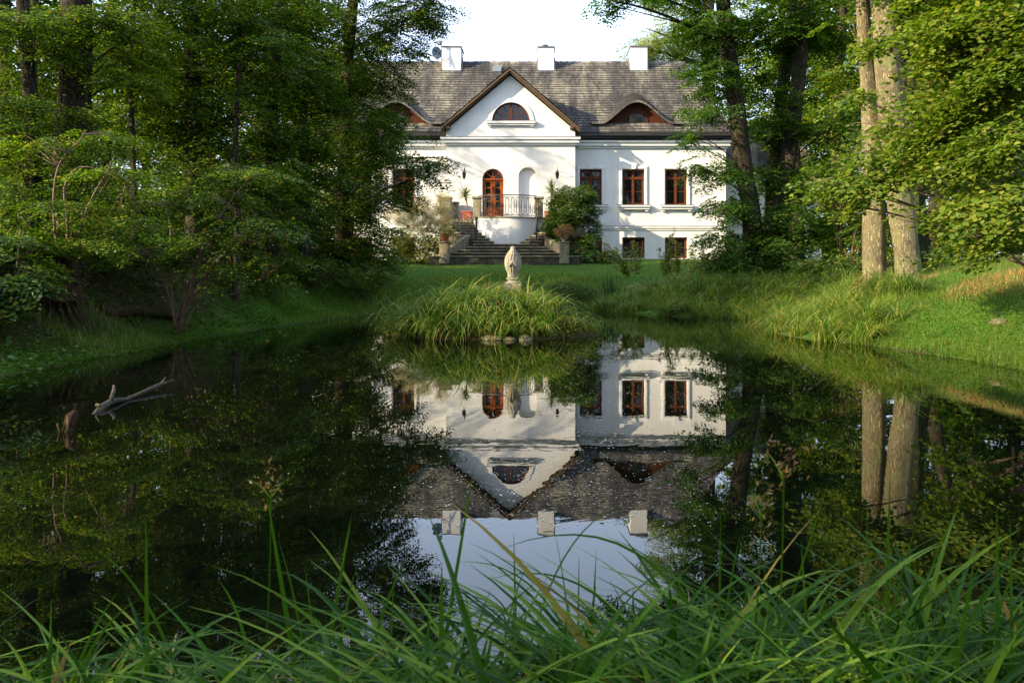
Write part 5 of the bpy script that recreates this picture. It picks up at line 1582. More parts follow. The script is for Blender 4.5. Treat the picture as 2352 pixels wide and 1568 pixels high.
# hostas: each broad leaf its own piece
def leafblade_mesh():
    m = MB(); K = 5; V = []; prof_ = [.05,.75,1.0,.85,.45,.02]
    for i in range(K+1):
        t = i/K; w = .36*prof_[i]; z = .42*t - .62*t*t
        V += [(t*.9, -w, z+.05*prof_[i]), (t*.9, 0, z-.01), (t*.9, w, z+.05*prof_[i])]
    f = []
    for i in range(K):
        for k in range(2): f.append((i*3+k, i*3+k+1, i*3+k+4, i*3+k+3))
    me = bpy.data.meshes.new("leaf"); me.from_pydata(V, [], f); me.materials.append(M["leaf_hosta"])
    me.polygons.foreach_set("use_smooth", np.ones(len(me.polygons), dtype=bool)); return me
LME = leafblade_mesh()
q = random.Random(5)
hl = ["hosta clump at the left end of the row, beside the stair pedestal", "hosta clump second from the stairs under the bush", "hosta clump in the middle of the row before the first basement window", "hosta clump fourth from the stairs", "hosta clump at the right end of the row"]
for i, x in enumerate((1300, 1325, 1350, 1376, 1400)):
    Y = 38.6 + .3*(i % 2); X = pX(x, Y); z = H1(X, Y)
    t = empty("hosta_clump", (X, Y, z), hl[i], "hosta", "hostas along the house wall")
    for k in range(34):
        o = bpy.data.objects.new("leaf", LME); COL.objects.link(o); o.parent = t
        a = k*2.4 + q.uniform(-.3,.3); rr_ = .04 + .30*math.sqrt(k/34)
        o.location = (rr_*math.cos(a), rr_*math.sin(a), .12 + .34*(1-k/34) + q.uniform(-.03,.03))
        o.rotation_euler = (q.uniform(-.2,.2), q.uniform(-.15,.45) - .3*(1-k/34), a); s_ = q.uniform(.32,.46); o.scale = (s_, s_, s_)
# ------------------------------------------------------------------ trees, right side
def trk(lst, Y, sink=.25):
    """(px x, px y, radius px) down to up -> points, radii"""
    pts = [px(x, y, Y) for x, y, _ in lst]; pts[0].z = min(pts[0].z, H1(pts[0].x, Y)) - sink
    return [tuple(p) for p in pts], [w/F*Y for _, _, w in lst]

tree("maple_tree", "dark slender maple trunk leaning left before the right end of the house", [trk([(1732,640,27),(1727,500,21),(1706,370,20),(1684,200,19),(1666,60,17),(1655,-120,15),(1650,-330,10)], 27)],
     [pb(1640,60,26.6,75,55,1.2,130), pb(1628,175,26.5,42,45,1,70), pb(1632,255,26.3,34,34,.9,44), pb(1600,310,26.2,26,14,.6,16), pb(1655,395,26.2,36,36,.8,60), pb(1600,385,26,20,12,.5,14), pb(1625,345,26,22,16,.5,20),
      pb(1672,475,26.3,38,34,.8,60), pb(1655,540,26.3,30,20,.6,28), pb(1695,585,26.4,36,36,.8,66), pb(1690,-60,26.5,130,60,1.5,150), pb(1600,-150,26.5,120,70,1.6,140), pb(1560,-20,26.5,60,22,.9,40), pb(1400,2,24.5,34,7,.5,10), pb(1445,-14,25,40,12,.6,18), pb(1730,-240,26.5,140,80,2,160)],
     M["leaf_maple"], M["bark"], 101, cat="tree", leaf=.105, L=.8, nside=7, hole=.24, limb_r=.045, wide=.8, mult=.95)
tree("maple_tree", "dark maple trunk leaning right, right of the slender one", [trk([(1785,650,28),(1790,520,20),(1813,350,17),(1832,200,16),(1850,0,15),(1862,-260,10)], 27.6)],
     [pb(1760,170,27.3,55,60,1.2,110), pb(1800,60,27.3,80,60,1.4,140), pb(1885,60,27.2,75,60,1.4,130), pb(1885,180,27,60,50,1.2,90), pb(1770,280,27.8,40,50,1,60), pb(1770,400,28.2,36,40,1,44), pb(1900,300,27.4,60,60,1.2,80),
      pb(1880,420,27.2,50,50,1.1,70), pb(1830,500,26.6,60,40,1,80), pb(1900,540,26.8,60,50,1.2,100), pb(1780,560,26.2,50,40,.9,70), pb(1850,600,26.0,70,30,1,90), pb(1900,-80,27,150,70,2,180), pb(1830,-240,27,150,90,2.2,180)],
     M["leaf_maple"], M["bark"], 102, leaf=.11, L=.8, nside=7, hole=.2, limb_r=.05, wide=.8, mult=.95)
tree("ivy_clad_tree", "thin ivy clad tree between the two dark maples", [trk([(1762,640,16),(1772,450,14),(1792,250,14),(1815,80,12),(1825,-150,9)], 28.8)],
     [pb(1765,560,28.6,16,60,.35,60), pb(1778,430,28.6,16,60,.35,60), pb(1793,290,28.6,17,60,.4,60), pb(1810,130,28.6,22,50,.5,60), pb(1810,-40,28.6,80,60,1.4,90)],
     M["leaf_dark"], M["bark_ivy"], 103, leaf=.09, L=.4, nside=5, hole=.05, limbs=False, wide=.8)

# the pale twin trunks
p1 = trk([(2012,661,27),(2009,580,25),(2008,480,24),(2003,350,22),(1997,230,19),(1986,120,15),(1980,0,14),(1972,-200,12),(1965,-400,8)], 18.4)
p2 = trk([(2094,664,30),(2084,590,27),(2073,510,28),(2062,420,28),(2051,320,29),(2043,230,29),(2036,140,28),(2030,40,26),(2015,-120,24),(2000,-330,16)], 18.0)
tree("pale_lime_tree", "left one of the pale twin trunks on the right bank", [p1],
     [pb(1950,60,18.5,60,40,.9,60), pb(1990,-60,18.5,100,50,1.3,90), pb(1930,-180,18.5,140,70,1.6,140), pb(1960,150,18.8,50,30,.8,30)], M["leaf_mid"], M["bark_pale"], 110, leaf=.085, L=.7, hole=.25, sides=24, wide=.8, limb_r=.04)
tree("pale_lime_tree", "right one of the pale twin trunks, thicker and leaning", [p2],
     [pb(2110,-30,18.2,110,45,1.2,100), pb(2060,-160,18,140,60,1.5,140), pb(2160,-110,18,120,70,1.5,140), pb(2130,60,18.6,50,30,.8,40)], M["leaf_mid"], M["bark_pale"], 111, leaf=.085, L=.7, hole=.25, sides=24, wide=.8, limb_r=.05)
tree("mossy_tree", "dark mossy trunk close behind the right pale trunk", [trk([(2135,640,34),(2112,560,22),(2104,450,18),(2092,300,17),(2082,120,16),(2075,-150,12)], 19.4)],
     [pb(2140,-60,19.4,120,60,1.4,110), pb(2190,60,19.6,60,50,1.0,60)], M["leaf_dark"], M["bark_ivy"], 112, leaf=.085, L=.7, hole=.25, wide=.8)
tree("brown_tree", "reddish leaning trunk in the wood right of the pale pair", [trk([(2138,600,18),(2146,500,16),(2160,400,15),(2180,310,14),(2202,200,12),(2225,0,9)], 22.5)],
     [pb(2200,100,22.8,90,70,1.4,110), pb(2260,220,23,90,60,1.4,90), pb(2300,0,23,120,90,1.6,150), pb(2230,380,23.2,60,50,1.2,60)], M["leaf_mid"], M["bark"], 113, leaf=.09, L=.75, hole=.25, wide=.7)

# hazel at the right edge, large leaves
hz = [pb(2250,40,10.6,150,50,.9,80), pb(2130,30,11.6,70,22,.5,18), pb(2320,150,10.2,90,70,.8,80), pb(2200,120,11,90,30,.6,42), pb(1985,100,12.3,42,15,.35,12), pb(2130,215,11.6,60,20,.5,18), pb(2230,230,10.8,110,40,.7,60),
      pb(2000,285,12,60,10,.4,7), pb(2140,300,11.2,80,20,.5,22), pb(1985,350,12.2,70,12,.4,12), pb(2110,365,11.6,80,16,.5,14), pb(1895,415,12.6,60,14,.35,14), pb(1990,405,12,70,14,.4,15), pb(1945,215,12.4,26,10,.3,6), pb(2230,350,10.8,100,40,.7,54), pb(2330,300,9.8,70,70,.6,56),
      pb(2330,440,10,70,60,.6,50), pb(2240,460,10.8,80,30,.6,34), pb(2320,540,10.4,50,30,.6,16), pb(2190,570,12.5,60,16,.5,8), pb(1940,470,12.6,50,10,.3,6), pb(2300,-110,10.5,220,80,1.2,140), pb(2150,-120,11.5,130,50,.9,60), pb(2200,-260,11,240,90,1.5,150)]
hx, hy = pX(2520, 11.6), 11.6
hroot = empty("hazel_bush", (hx, hy, H1(hx, hy)), "big hazel with broad sunlit leaves hanging in from the right edge", "hazel")
P, Cc = blob_points([(*q[:6], q[6]*1.5) for q in hz], 120, .12, 1.4); P[:, 0] += .22 + .12*(P[:,1] > 11.3); rr = np.random.default_rng(121); n = len(P)
yaw = math.pi + rr.normal(size=n)*.8
T = templates(.085, .62, 5, .25, 50, .85); 
lp, ld, ln, ls = scatter(P, yaw, rr.uniform(.0,.35,n), rr.normal(size=n)*.35, rr.uniform(.55,1.45,n), T, 5)
# the leaves that show largest are pieces of their own
sx_ = CX + F*lp[:,0]/lp[:,1]; sy_ = HY - F*(lp[:,2]-CZ)/lp[:,1]
vis = (sx_ > 1800) & (sx_ < 2352) & (sy_ > 0) & (sy_ < 700)
order = np.argsort(np.where(vis, lp[:,1] - ls*30, 1e9))[:260]
rest = np.ones(len(lp), bool); rest[order] = False
V, Q = leaves_mesh(lp[rest], ld[rest], ln[rest], ls[rest], .8, 1); TRI[0] += len(Q)*2
tag(npmesh("crown", V, Q, M["leaf_hazel"], hroot), kind="stuff")
V, Q = leaves_mesh(np.zeros((1,3)), np.array([[1.,0,0]]), np.array([[0,0,1.]]), np.ones(1), .8, 1)
hme = bpy.data.meshes.new("leaf"); hme.from_pydata(V.tolist(), [], Q.tolist()); hme.materials.append(M["leaf_hazel"])
for i in order:
    d = Vector(ld[i]).normalized(); w = Vector(ln[i]).cross(d).normalized(); nv = d.cross(w)
    o = bpy.data.objects.new("leaf", hme); COL.objects.link(o); o.parent = hroot
    mt = Matrix((d, w, nv)).transposed().to_4x4(); s_ = ls[i]
    o.matrix_local = Matrix.Translation(Vector(lp[i]) - ORIG[hroot.name]) @ mt @ Matrix.Scale(s_, 4)
m = MB(); q = random.Random(6)
for i, b in enumerate(hz):
    c = Vector(b[:3]); st = Vector((hx + q.uniform(-.35,.35), hy + q.uniform(-.4,.4), H1(hx, hy)-.05))
    k = bez(st, c, n=9, bend=(.5, 0, .25*(c.z-st.z)))
    m.tube(k, [.028*(1-.75*j/9) for j in range(10)], 6)
    for j in range(7):
        s0 = k[q.randint(5,9)]; e = c + Vector((q.uniform(-1,1)*b[3], q.uniform(-1,1)*b[4], q.uniform(-1,1)*b[5]))
        m.tube(bez(s0, e, sag=.05, n=4), [.007,.006,.004,.003,.002], 4)
m.build("stems", M["bark_thin"], hroot, True)

# undergrowth and wood behind on the right
def btree(name, label, x, Y, blobs, mat, seed, rpx=12, top=-250, base=610, **kw):
    q = random.Random(seed)
    tr_ = trk([(x,base,rpx*1.2),(x+q.uniform(-8,8),base-170,rpx),(x+q.uniform(-14,14),base-350,rpx*.85),(x+q.uniform(-20,20),base-560,rpx*.7),(x+q.uniform(-20,20),top,rpx*.4)], Y)
    return tree(name, label, [tr_], blobs, mat, M["bark"], seed, group="trees of the wood", **kw)
rb = [("tree in the wood seen between the maples and the pale trunks", 1925, 36, [pb(1900,120,36,90,90,2,110), pb(1960,260,36,80,80,2,100), pb(1930,400,35.5,70,60,2,80), pb(1960,520,35,60,50,2,70), pb(1900,-60,36,140,90,2.5,130)], "leaf_mid"),
      ("sunlit tree deep in the wood right behind the pale trunks", 2230, 38, [pb(2180,200,38,90,110,2.5,130), pb(2280,60,38,120,110,2.5,150), pb(2250,360,38,110,80,2.5,120), pb(2180,-100,38,180,110,3,150)], "leaf_hazel"),
      ("tree of the wood at the far right edge", 2420, 30, [pb(2330,120,30,120,110,2.5,160), pb(2360,330,30,110,100,2.5,140), pb(2300,500,30,100,60,2,100), pb(2400,-100,30,200,120,3,160)], "leaf_dark"),
      ("tree of the wood behind the hazel at the far right", 2330, 20, [pb(2330,60,20,90,80,1.6,70), pb(2340,220,20,80,70,1.6,60), pb(2330,380,20,80,70,1.6,60), pb(2300,500,21,80,50,1.5,50)], "leaf_dark"),
      ("tree deep in the wood behind the second maple", 1830, 44, [pb(1810,100,44,90,100,2.5,110), pb(1860,280,44,90,90,2.5,100), pb(1800,-100,44,150,110,3,120)], "leaf_mid")]
for i, (lb, x, Y, bl, mt) in enumerate(rb):
    btree("forest_tree", lb, x, Y, bl, M[mt], 130+i, 14, leaf=.19, L=1.2, nside=7, hole=.22, wide=.75, mult=1.3)
shrub("forest_shrub", "leafy shrub under the wood behind the pale trunks", "shrub", [pb(1960,590,24,60,30,1,70), pb(1900,620,23.5,60,22,1,60), pb(1990,540,25,40,40,1,50)], "leaf_dark", 140, leaf=.09, L=.6, hole=.15, wide=.7)
shrub("forest_shrub", "bright green shrub in the clearing right of the mossy trunk", "shrub", [pb(2200,540,26,70,30,1,70), pb(2280,520,27,90,40,1.2,90), pb(2240,590,24,60,20,1,50)], "leaf_hazel", 141, leaf=.09, L=.6, hole=.2, wide=.7)
shrub("forest_shrub", "yellowing shrub deep between the maples and the pale trunks", "shrub", [pb(1940,340,33,50,60,1.2,70), pb(1920,440,33,50,50,1.2,60)], "leaf_golden", 142, leaf=.13, L=.8, hole=.2, wide=.7)
shrub("forest_shrub", "dark shrub at the bases of the dark maples", "shrub", [pb(1820,620,26.2,70,20,.8,70), pb(1890,640,25,70,18,.8,60), pb(1760,630,25.6,40,16,.6,30)], "leaf_dark", 143, leaf=.08, L=.5, hole=.15, wide=.7)
for i, (x, Y) in enumerate(((1800, 54), (1900, 50), (2010, 53), (2110, 49), (2220, 52), (2330, 48))):
    q = random.Random(540+i)
    bl = [pb(x+q.uniform(-30,30), y, Y+q.uniform(-1,1), 85, 62, 2.6, 56) for y in range(-120 if i else 120, 620, 88)]
    tree("forest_tree", "far tree of the right wood, " + ["behind the two dark maples", "just left of the pale trunks", "straight behind the left pale trunk", "straight behind the mossy trunk", "behind the reddish leaning trunk", "outermost at the right edge"][i],
         [trk([(x,600,9),(x+6,350,8),(x,100,7),(x-6,-200,4)], Y)], bl, M["leaf_hazel"] if i % 2 else M["leaf_mid"], M["bark"], 540+i, group="far trees of the right wood", leaf=.30, L=1.7, nside=6, hole=.06, wide=.75, mult=1.0, nlimb=1, limb_r=.06, hscale=.7)
# pale acacia behind the house
tree("acacia_tree", "pale yellow green acacia rising behind the right end of the roof", [trk([(1640,200,16),(1625,80,14),(1640,-60,12),(1620,-200,9),(1600,-400,6)], 66)],
     [pb(1560,70,66,55,50,3,170), pb(1500,95,65,32,24,2,60), pb(1620,100,66,60,45,3,170), pb(1540,-10,66,50,40,3,110), pb(1590,20,66,60,45,3,130), pb(1465,112,64.5,18,12,1.2,24), pb(1680,40,66,50,60,3,110), pb(1600,-120,66,110,70,4,200), pb(1620,-300,66,110,90,4,180), pb(1540,130,66,40,20,2,60), pb(1690,130,66,50,40,3,80), pb(1740,200,66,50,50,3,80), pb(1720,290,66,50,40,3,60), pb(1780,100,66,50,60,3,80)],
     M["leaf_pale"], M["bark"], 150, leaf=.20, L=1.5, nside=8, hole=.28, limb_r=.16, wide=.5, hscale=.6, mult=1.0)

# ------------------------------------------------------------------ trees, left side
def column(tx, Y, y0, y1, spread, n, seed, step=80, rx=95, ry=58, rd=1.2, skip=.12, side=0):
    q = random.Random(seed); out = []; y = y0
    while y < y1:
        for s_ in (-1, 1):
            if q.random() < skip: continue
            out.append(pb(tx + s_*q.uniform(.3,1)*spread + side, y + q.uniform(-25,25), Y + q.uniform(-.6,1.0), rx*q.uniform(.7,1.2), ry*q.uniform(.6,1.1), rd, n*q.uniform(.7,1.2)))
        y += step
    return out
LT = dict(leaf=.09, L=.75, nside=7, hole=.32, wide=.66, hscale=1.3)
tree("linden_tree", "tall dark tree at the wood's edge, boughs hanging over the house's left end", [trk([(790,640,19),(785,480,16),(795,320,15),(800,150,13),(815,-60,11),(820,-350,7)], 27)],
     [pb(935,15,26,75,38,1.1,80), pb(975,45,25.6,38,20,.7,24), pb(1010,20,25.6,24,12,.5,9), pb(910,105,26,50,34,1,46), pb(880,180,26.2,44,40,1,44), pb(860,280,26.3,60,45,1.1,70), pb(930,320,25.8,34,20,.7,22), pb(900,375,25.8,80,40,1,90), pb(985,375,25.4,34,12,.5,14), pb(1030,365,25.2,24,8,.35,6), pb(960,410,25.4,26,16,.5,14), pb(880,450,25.9,60,32,1,60),
      pb(860,520,26,48,40,1,60), pb(850,590,25.8,42,26,.9,44), pb(820,80,26.4,80,60,1.2,100), pb(780,180,26.6,80,60,1.2,100), pb(780,340,26.6,80,60,1.2,100), pb(770,480,26.4,80,50,1.2,90), pb(760,580,26,80,34,1,70), pb(880,-90,26,130,60,1.5,150), pb(960,-60,25.8,50,30,.9,36), pb(820,-220,26.4,170,80,1.8,200)],
     M["leaf_dark"], M["bark"], 201, leaf=.085, L=.75, hole=.24, wide=.7, limb_r=.04, hscale=1.2, mult=1.35)
tree("beech_tree", "dark beech trunk in the left wood, nearest the linden", [trk([(705,650,18),(700,520,16),(702,400,15),(690,240,14),(680,60,12),(680,-250,8)], 24.6)],
     column(700, 24.2, -260, 560, 70, 62, 202), M["leaf_dark"], M["bark"], 202, **LT)
tree("beech_tree", "slim beech trunk second from the linden", [trk([(618,670,17),(625,520,15),(622,380,14),(630,200,13),(640,0,11),(640,-260,7)], 22.4)],
     column(625, 22.2, -250, 540, 75, 60, 203), M["leaf_dark"], M["bark"], 203, **LT)
tree("beech_tree", "tall straight dark trunk in the middle of the left wood", [trk([(452,660,22),(447,500,19),(445,330,19),(440,150,18),(435,0,17),(430,-260,11)], 20)],
     column(470, 20.6, -260, 470, 85, 52, 204, skip=.22), M["leaf_dark"], M["bark"], 204, **LT)
tree("oak_tree", "thick ridged trunk in the left wood, lit along one side", [trk([(160,650,42),(163,500,37),(165,350,37),(172,200,34),(178,60,33),(180,-120,30),(190,-330,22)], 16.6)],
     [pb(230,60,16.8,90,34,.7,36), pb(120,250,15.8,90,26,.6,34), pb(290,180,16.6,70,40,.7,34), pb(40,180,16.2,60,40,.8,34), pb(330,60,17,60,40,.8,30), pb(60,40,16.6,70,34,.8,30), pb(200,-110,16.6,200,60,1.2,120), pb(100,-260,16.6,220,80,1.5,140), pb(340,-160,17,130,70,1.2,90), pb(230,330,16.2,70,20,.5,18), pb(170,30,16,60,26,.4,26), pb(180,440,16,80,26,.5,34), pb(110,380,15.8,70,24,.5,30), pb(270,120,16.8,80,50,.8,44)],
     M["leaf_mid"], M["bark"], 205, leaf=.07, L=.6, hole=.2, sides=24, wide=.65)
tree("oak_tree", "dark leaning trunk near the left edge", [trk([(72,640,18),(78,500,17),(76,350,16),(68,200,15),(55,60,14),(45,-150,12),(30,-330,8)], 15.6)],
     [pb(20,60,15.4,70,50,.8,44), pb(90,130,15.8,50,30,.6,24), pb(20,330,15,60,50,.8,44), pb(40,440,14.8,70,40,.8,46), pb(-30,200,15,60,60,1,40), pb(50,260,14.8,70,40,.6,44), pb(80,60,15,60,40,.6,34), pb(70,520,14.8,80,36,.6,44), pb(20,-120,15.4,130,60,1.2,90), pb(60,-280,15.4,180,80,1.4,110)],
     M["leaf_dark"], M["bark"], 206, leaf=.07, L=.6, hole=.2, wide=.65)
tree("young_beech", "young tree filling the gap between the thick oak and the straight dark trunk", [trk([(300,650,8),(310,500,7),(305,350,6),(300,150,5),(310,0,4)], 18.6)],
     column(300, 18.8, -60, 480, 60, 42, 207, skip=.3), M["leaf_mid"], M["bark"], 207, limb_r=.02, **LT)
tree("young_beech", "young tree between the straight dark trunk and the slim beeches", [trk([(540,650,8),(545,500,7),(540,350,6),(548,150,5),(550,0,4)], 19.4)],
     column(545, 19.4, -60, 470, 60, 44, 208, skip=.25), M["leaf_dark"], M["bark"], 208, limb_r=.02, **LT)
tree("forest_tree", "dim tree deep in the left wood by the left edge", [trk([(10,620,14),(20,400,12),(10,200,10),(0,-200,6)], 27)], column(40, 27, 150, 540, 150, 80, 209, step=90, rx=150, ry=85, rd=2), M["leaf_mid"], M["bark"], 209, group="trees of the wood", leaf=.15, L=1.0, hole=.3, wide=.7, mult=1.0)
tree("forest_tree", "dim tree deep in the left wood behind the thick oak", [trk([(230,620,14),(240,400,12),(250,200,10),(260,-200,6)], 30)], column(270, 30, 60, 560, 120, 72, 210, step=95, rx=130, ry=80, rd=2, skip=.22), M["leaf_mid"], M["bark"], 210, group="trees of the wood", leaf=.15, L=1.0, hole=.3, wide=.7, mult=1.0)
tree("forest_tree", "dim tree deep in the left wood behind the straight dark trunk", [trk([(480,620,14),(470,400,12),(480,200,10),(490,-200,6)], 33)], column(500, 33, 210, 540, 110, 66, 211, step=95, rx=120, ry=80, rd=2, skip=.2), M["leaf_mid"], M["bark"], 211, group="trees of the wood", leaf=.15, L=1.0, hole=.3, wide=.7, mult=1.0)
tree("forest_tree", "dim tree deep in the left wood behind the slim beeches", [trk([(680,620,14),(670,400,12),(690,200,10),(690,-200,6)], 31)], column(690, 30.5, 130, 590, 80, 66, 212, step=85, rx=100, ry=75, rd=1.6, skip=.1), M["leaf_dark"], M["bark"], 212, group="trees of the wood", leaf=.15, L=1.0, hole=.2, wide=.7, mult=1.2)
tree("young_linden", "bushy young tree under the linden hiding the left end of the house", [trk([(800,640,9),(805,500,8),(800,350,7),(805,200,5)], 28.6)],
     [pb(830,240,28.4,56,50,1,60), pb(845,340,28.4,50,50,1,60), pb(835,440,28.4,56,46,1,60), pb(820,540,28.2,60,46,1,60), pb(760,300,28.8,60,60,1,60), pb(750,430,28.8,60,50,1,50), pb(760,560,28.4,70,40,1,60), pb(850,590,27.6,40,24,.8,36), pb(780,170,28.6,60,50,1,50)], M["leaf_dark"], M["bark"], 213, leaf=.10, L=.8, hole=.1, wide=.7, limb_r=.03)
for i, (lb, bl) in enumerate((("deep undergrowth of the left wood by the left edge", [pb(20,500,23,110,60,1.5,80), pb(130,560,22.5,90,40,1.4,70), pb(40,400,24,90,60,1.5,60)]),
      ("deep undergrowth of the left wood behind the thick oak", [pb(260,540,25,110,56,1.5,90), pb(330,450,25.5,80,50,1.5,56), pb(220,430,26,70,50,1.5,50)]),
      ("deep undergrowth of the left wood behind the straight dark trunk", [pb(470,540,26,110,60,1.5,90), pb(560,450,27,80,56,1.5,60), pb(420,430,27,60,50,1.5,44)]),
      ("deep undergrowth of the left wood behind the slim beeches", [pb(660,550,27,90,60,1.5,90), pb(610,440,28,70,50,1.5,50), pb(700,430,28,60,60,1.5,50)]))):
    shrub("wood_undergrowth", lb, "undergrowth", bl, "leaf_mid", 260+i, stems=8, leaf=.15, L=.9, nside=6, hole=.12, mult=1.5, wide=.7)
for i, (x, Y) in enumerate(((20, 50), (170, 54), (330, 50), (480, 55), (610, 51), (700, 57), (-140, 48))):
    q = random.Random(500+i)
    bl = [pb(x+q.uniform(-30,30), y, Y+q.uniform(-1,1), 95, 62, 2.6, 62) for y in range(-260, 600, 92)]
    tree("forest_tree", "far tree of the left wood, " + ["second from the left edge", "third from the left edge", "between the oak and the straight dark trunk", "behind the straight dark trunk", "behind the slim beech trunks", "nearest the linden", "outermost at the left edge"][i],
         [trk([(x,600,9),(x+6,350,8),(x,100,7),(x-6,-240,4)], Y)], bl, M["leaf_mid"] if i % 2 else M["leaf_dark"], M["bark"], 500+i, group="far trees of the left wood", leaf=.30, L=1.7, nside=6, hole=.06, wide=.75, mult=1.0, nlimb=1, limb_r=.06, hscale=.7)
# low shrubs of the left bank
def stemshrub(label, stems, blobs, mat, seed, rad=.028, name="beech_shrub", **kw):
    b0 = stems[0][0]; root = empty(name, b0, label, "shrub", None)
    m = MB()
    for pts in stems:
        P_ = []
        for i in range(len(pts)-1):
            a, b = Vector(pts[i]), Vector(pts[i+1])
            for k in range(3): P_.append(a.lerp(b, k/3))
        P_.append(Vector(pts[-1])); K = len(P_)
        for _ in range(2): P_ = [P_[0]] + [(P_[i-1]+P_[i]*2+P_[i+1])/4 for i in range(1,K-1)] + [P_[-1]]
        m.tube(P_, [rad*(1-.75*i/K) for i in range(K)], 7)
    (V, Q), P = foliage(blobs, seed, **kw); TRI[0] += len(Q)*2
    q = random.Random(seed); ends = [Vector(m.v[k]) for k in range(len(m.v)//3, len(m.v), 9)]
    for i in range(0, len(P), 2):
        e = Vector(P[i]); s_ = min(ends, key=lambda v: (v-e).length)
        m.tube(bez(s_, e, sag=.04, n=4), [.007,.006,.004,.003,.002], 4)
    m.build("stems", M["bark_thin"], root, True)
    npmesh("crown", V, Q, M[mat], root)
    return root
Yb = 15.6
b0 = px(405, 690, Yb); b0.z = H1(b0.x, Yb)-.05
def sp_(*a): return [tuple(b0 + Vector((random.uniform(-.12,.12),0,0)))] + [pt(x, y, Yb+dy) for x, y, dy in a]
stemshrub("many stemmed beech shrub leaning over the left bank, with sunlit twigs", 
    [sp_((445,640,0),(455,590,.1),(500,540,.1),(560,500,.2)), sp_((430,640,0),(425,590,0),(440,520,.1)), sp_((465,640,-.1),(500,590,-.1),(560,560,0)), sp_((390,640,0),(395,560,.1),(385,470,.2)), sp_((440,620,0),(470,560,.1),(520,470,.2),(590,390,.3)), sp_((380,640,0),(340,580,0),(290,540,0)), sp_((470,650,0),(520,640,0),(585,655,0))],
    [pb(560,505,Yb,95,14,.5,46), pb(620,530,Yb-.1,60,14,.4,24), pb(470,560,Yb,80,20,.5,38), pb(380,545,Yb,80,22,.5,36), pb(330,590,Yb-.2,70,22,.5,32), pb(560,640,Yb-.2,50,14,.4,16), pb(500,610,Yb-.1,60,14,.4,20), pb(590,395,Yb+.3,70,16,.5,26), pb(480,450,Yb+.2,80,20,.5,32), pb(350,470,Yb+.3,80,20,.5,30), pb(250,520,Yb,70,22,.5,28), pb(640,590,Yb,50,14,.4,16)],
    "leaf_dark", 220, leaf=.062, L=.5, nside=6, droop=.25, hole=.05, wide=.7, pitch=(.0,.3))
Yb = 13.6; b0 = px(150, 640, Yb); b0.z = H1(b0.x, Yb)-.05
stemshrub("shrub with a pale crooked bough before the thick oak trunk",
    [sp_((175,560,0),(200,470,0),(250,390,0),(255,370,0)), sp_((120,520,0),(125,400,0),(150,350,0),(185,325,0),(195,300,0)), sp_((160,500,0),(140,430,0),(180,375,0),(240,395,0),(290,420,0))],
    [pb(240,395,Yb,90,16,.4,24), pb(150,470,Yb,100,20,.5,36), pb(260,500,Yb+.3,90,18,.5,34), pb(90,560,Yb-.3,80,24,.5,40), pb(200,560,Yb,90,18,.4,34), pb(60,430,Yb,60,18,.4,20), pb(30,620,Yb-1.2,60,40,.5,46), pb(250,310,Yb+.6,60,14,.4,14), pb(120,330,Yb+.4,90,22,.5,26)],
    "leaf_mid", 221, rad=.024, leaf=.06, L=.48, nside=6, droop=.25, hole=.08, wide=.7, pitch=(.0,.3))
shrub("bank_shrub", "low dark shrub under the linden at the edge of the lawn", "shrub", [pb(850,620,25.5,50,26,.9,80), pb(800,640,24.5,50,22,.8,60), pb(870,585,25.6,30,24,.7,40)], "leaf_dark", 222, leaf=.07, L=.45, hole=.08, wide=.7)
shrub("bank_shrub", "low bush between the slim beech trunks and the shore", "shrub", [pb(740,620,23.5,60,34,.9,90), pb(670,610,22.6,50,30,.8,60)], "leaf_dark", 223, leaf=.07, L=.45, hole=.12, wide=.7)
shrub("bank_shrub", "shaded bush at the left edge above the bank", "shrub", [pb(20,560,12.6,70,50,.6,70), pb(60,640,12.2,50,34,.5,44), pb(-30,680,11.6,60,60,.6,60)], "leaf_dark", 224, leaf=.075, L=.45, hole=.08, wide=.75)
shrub("bank_shrub", "dark undergrowth in the left wood behind the beech shrub", "shrub", [pb(520,590,21,90,40,1,90), pb(400,580,21,90,44,1,90), pb(270,580,20,90,40,1,80), pb(600,640,20.5,60,20,.8,40)], "leaf_dark", 225, leaf=.09, L=.55, hole=.12, wide=.75)

for i, (lb, bl) in enumerate((("dark low undergrowth below the lawn left of the island", [pb(1085,665,26.8,50,14,.5,50), pb(1040,680,26.9,40,10,.5,36)]),
      ("dark low undergrowth below the lawn right of the statue", [pb(1290,655,27.6,60,13,.5,54), pb(1350,668,27.4,40,14,.5,40)]),
      ("reddish low undergrowth at the lawn edge before the sedge bank", [pb(1560,648,26.8,60,12,.6,50), pb(1480,655,27,40,10,.5,30)]))):
    shrub("bank_undergrowth", lb, "undergrowth", bl, "leaf_dark" if i < 2 else "leaf_golden", 240+i, stems=5, leaf=.055, L=.3, nside=5, hole=.05, mult=2.0, wide=.55)
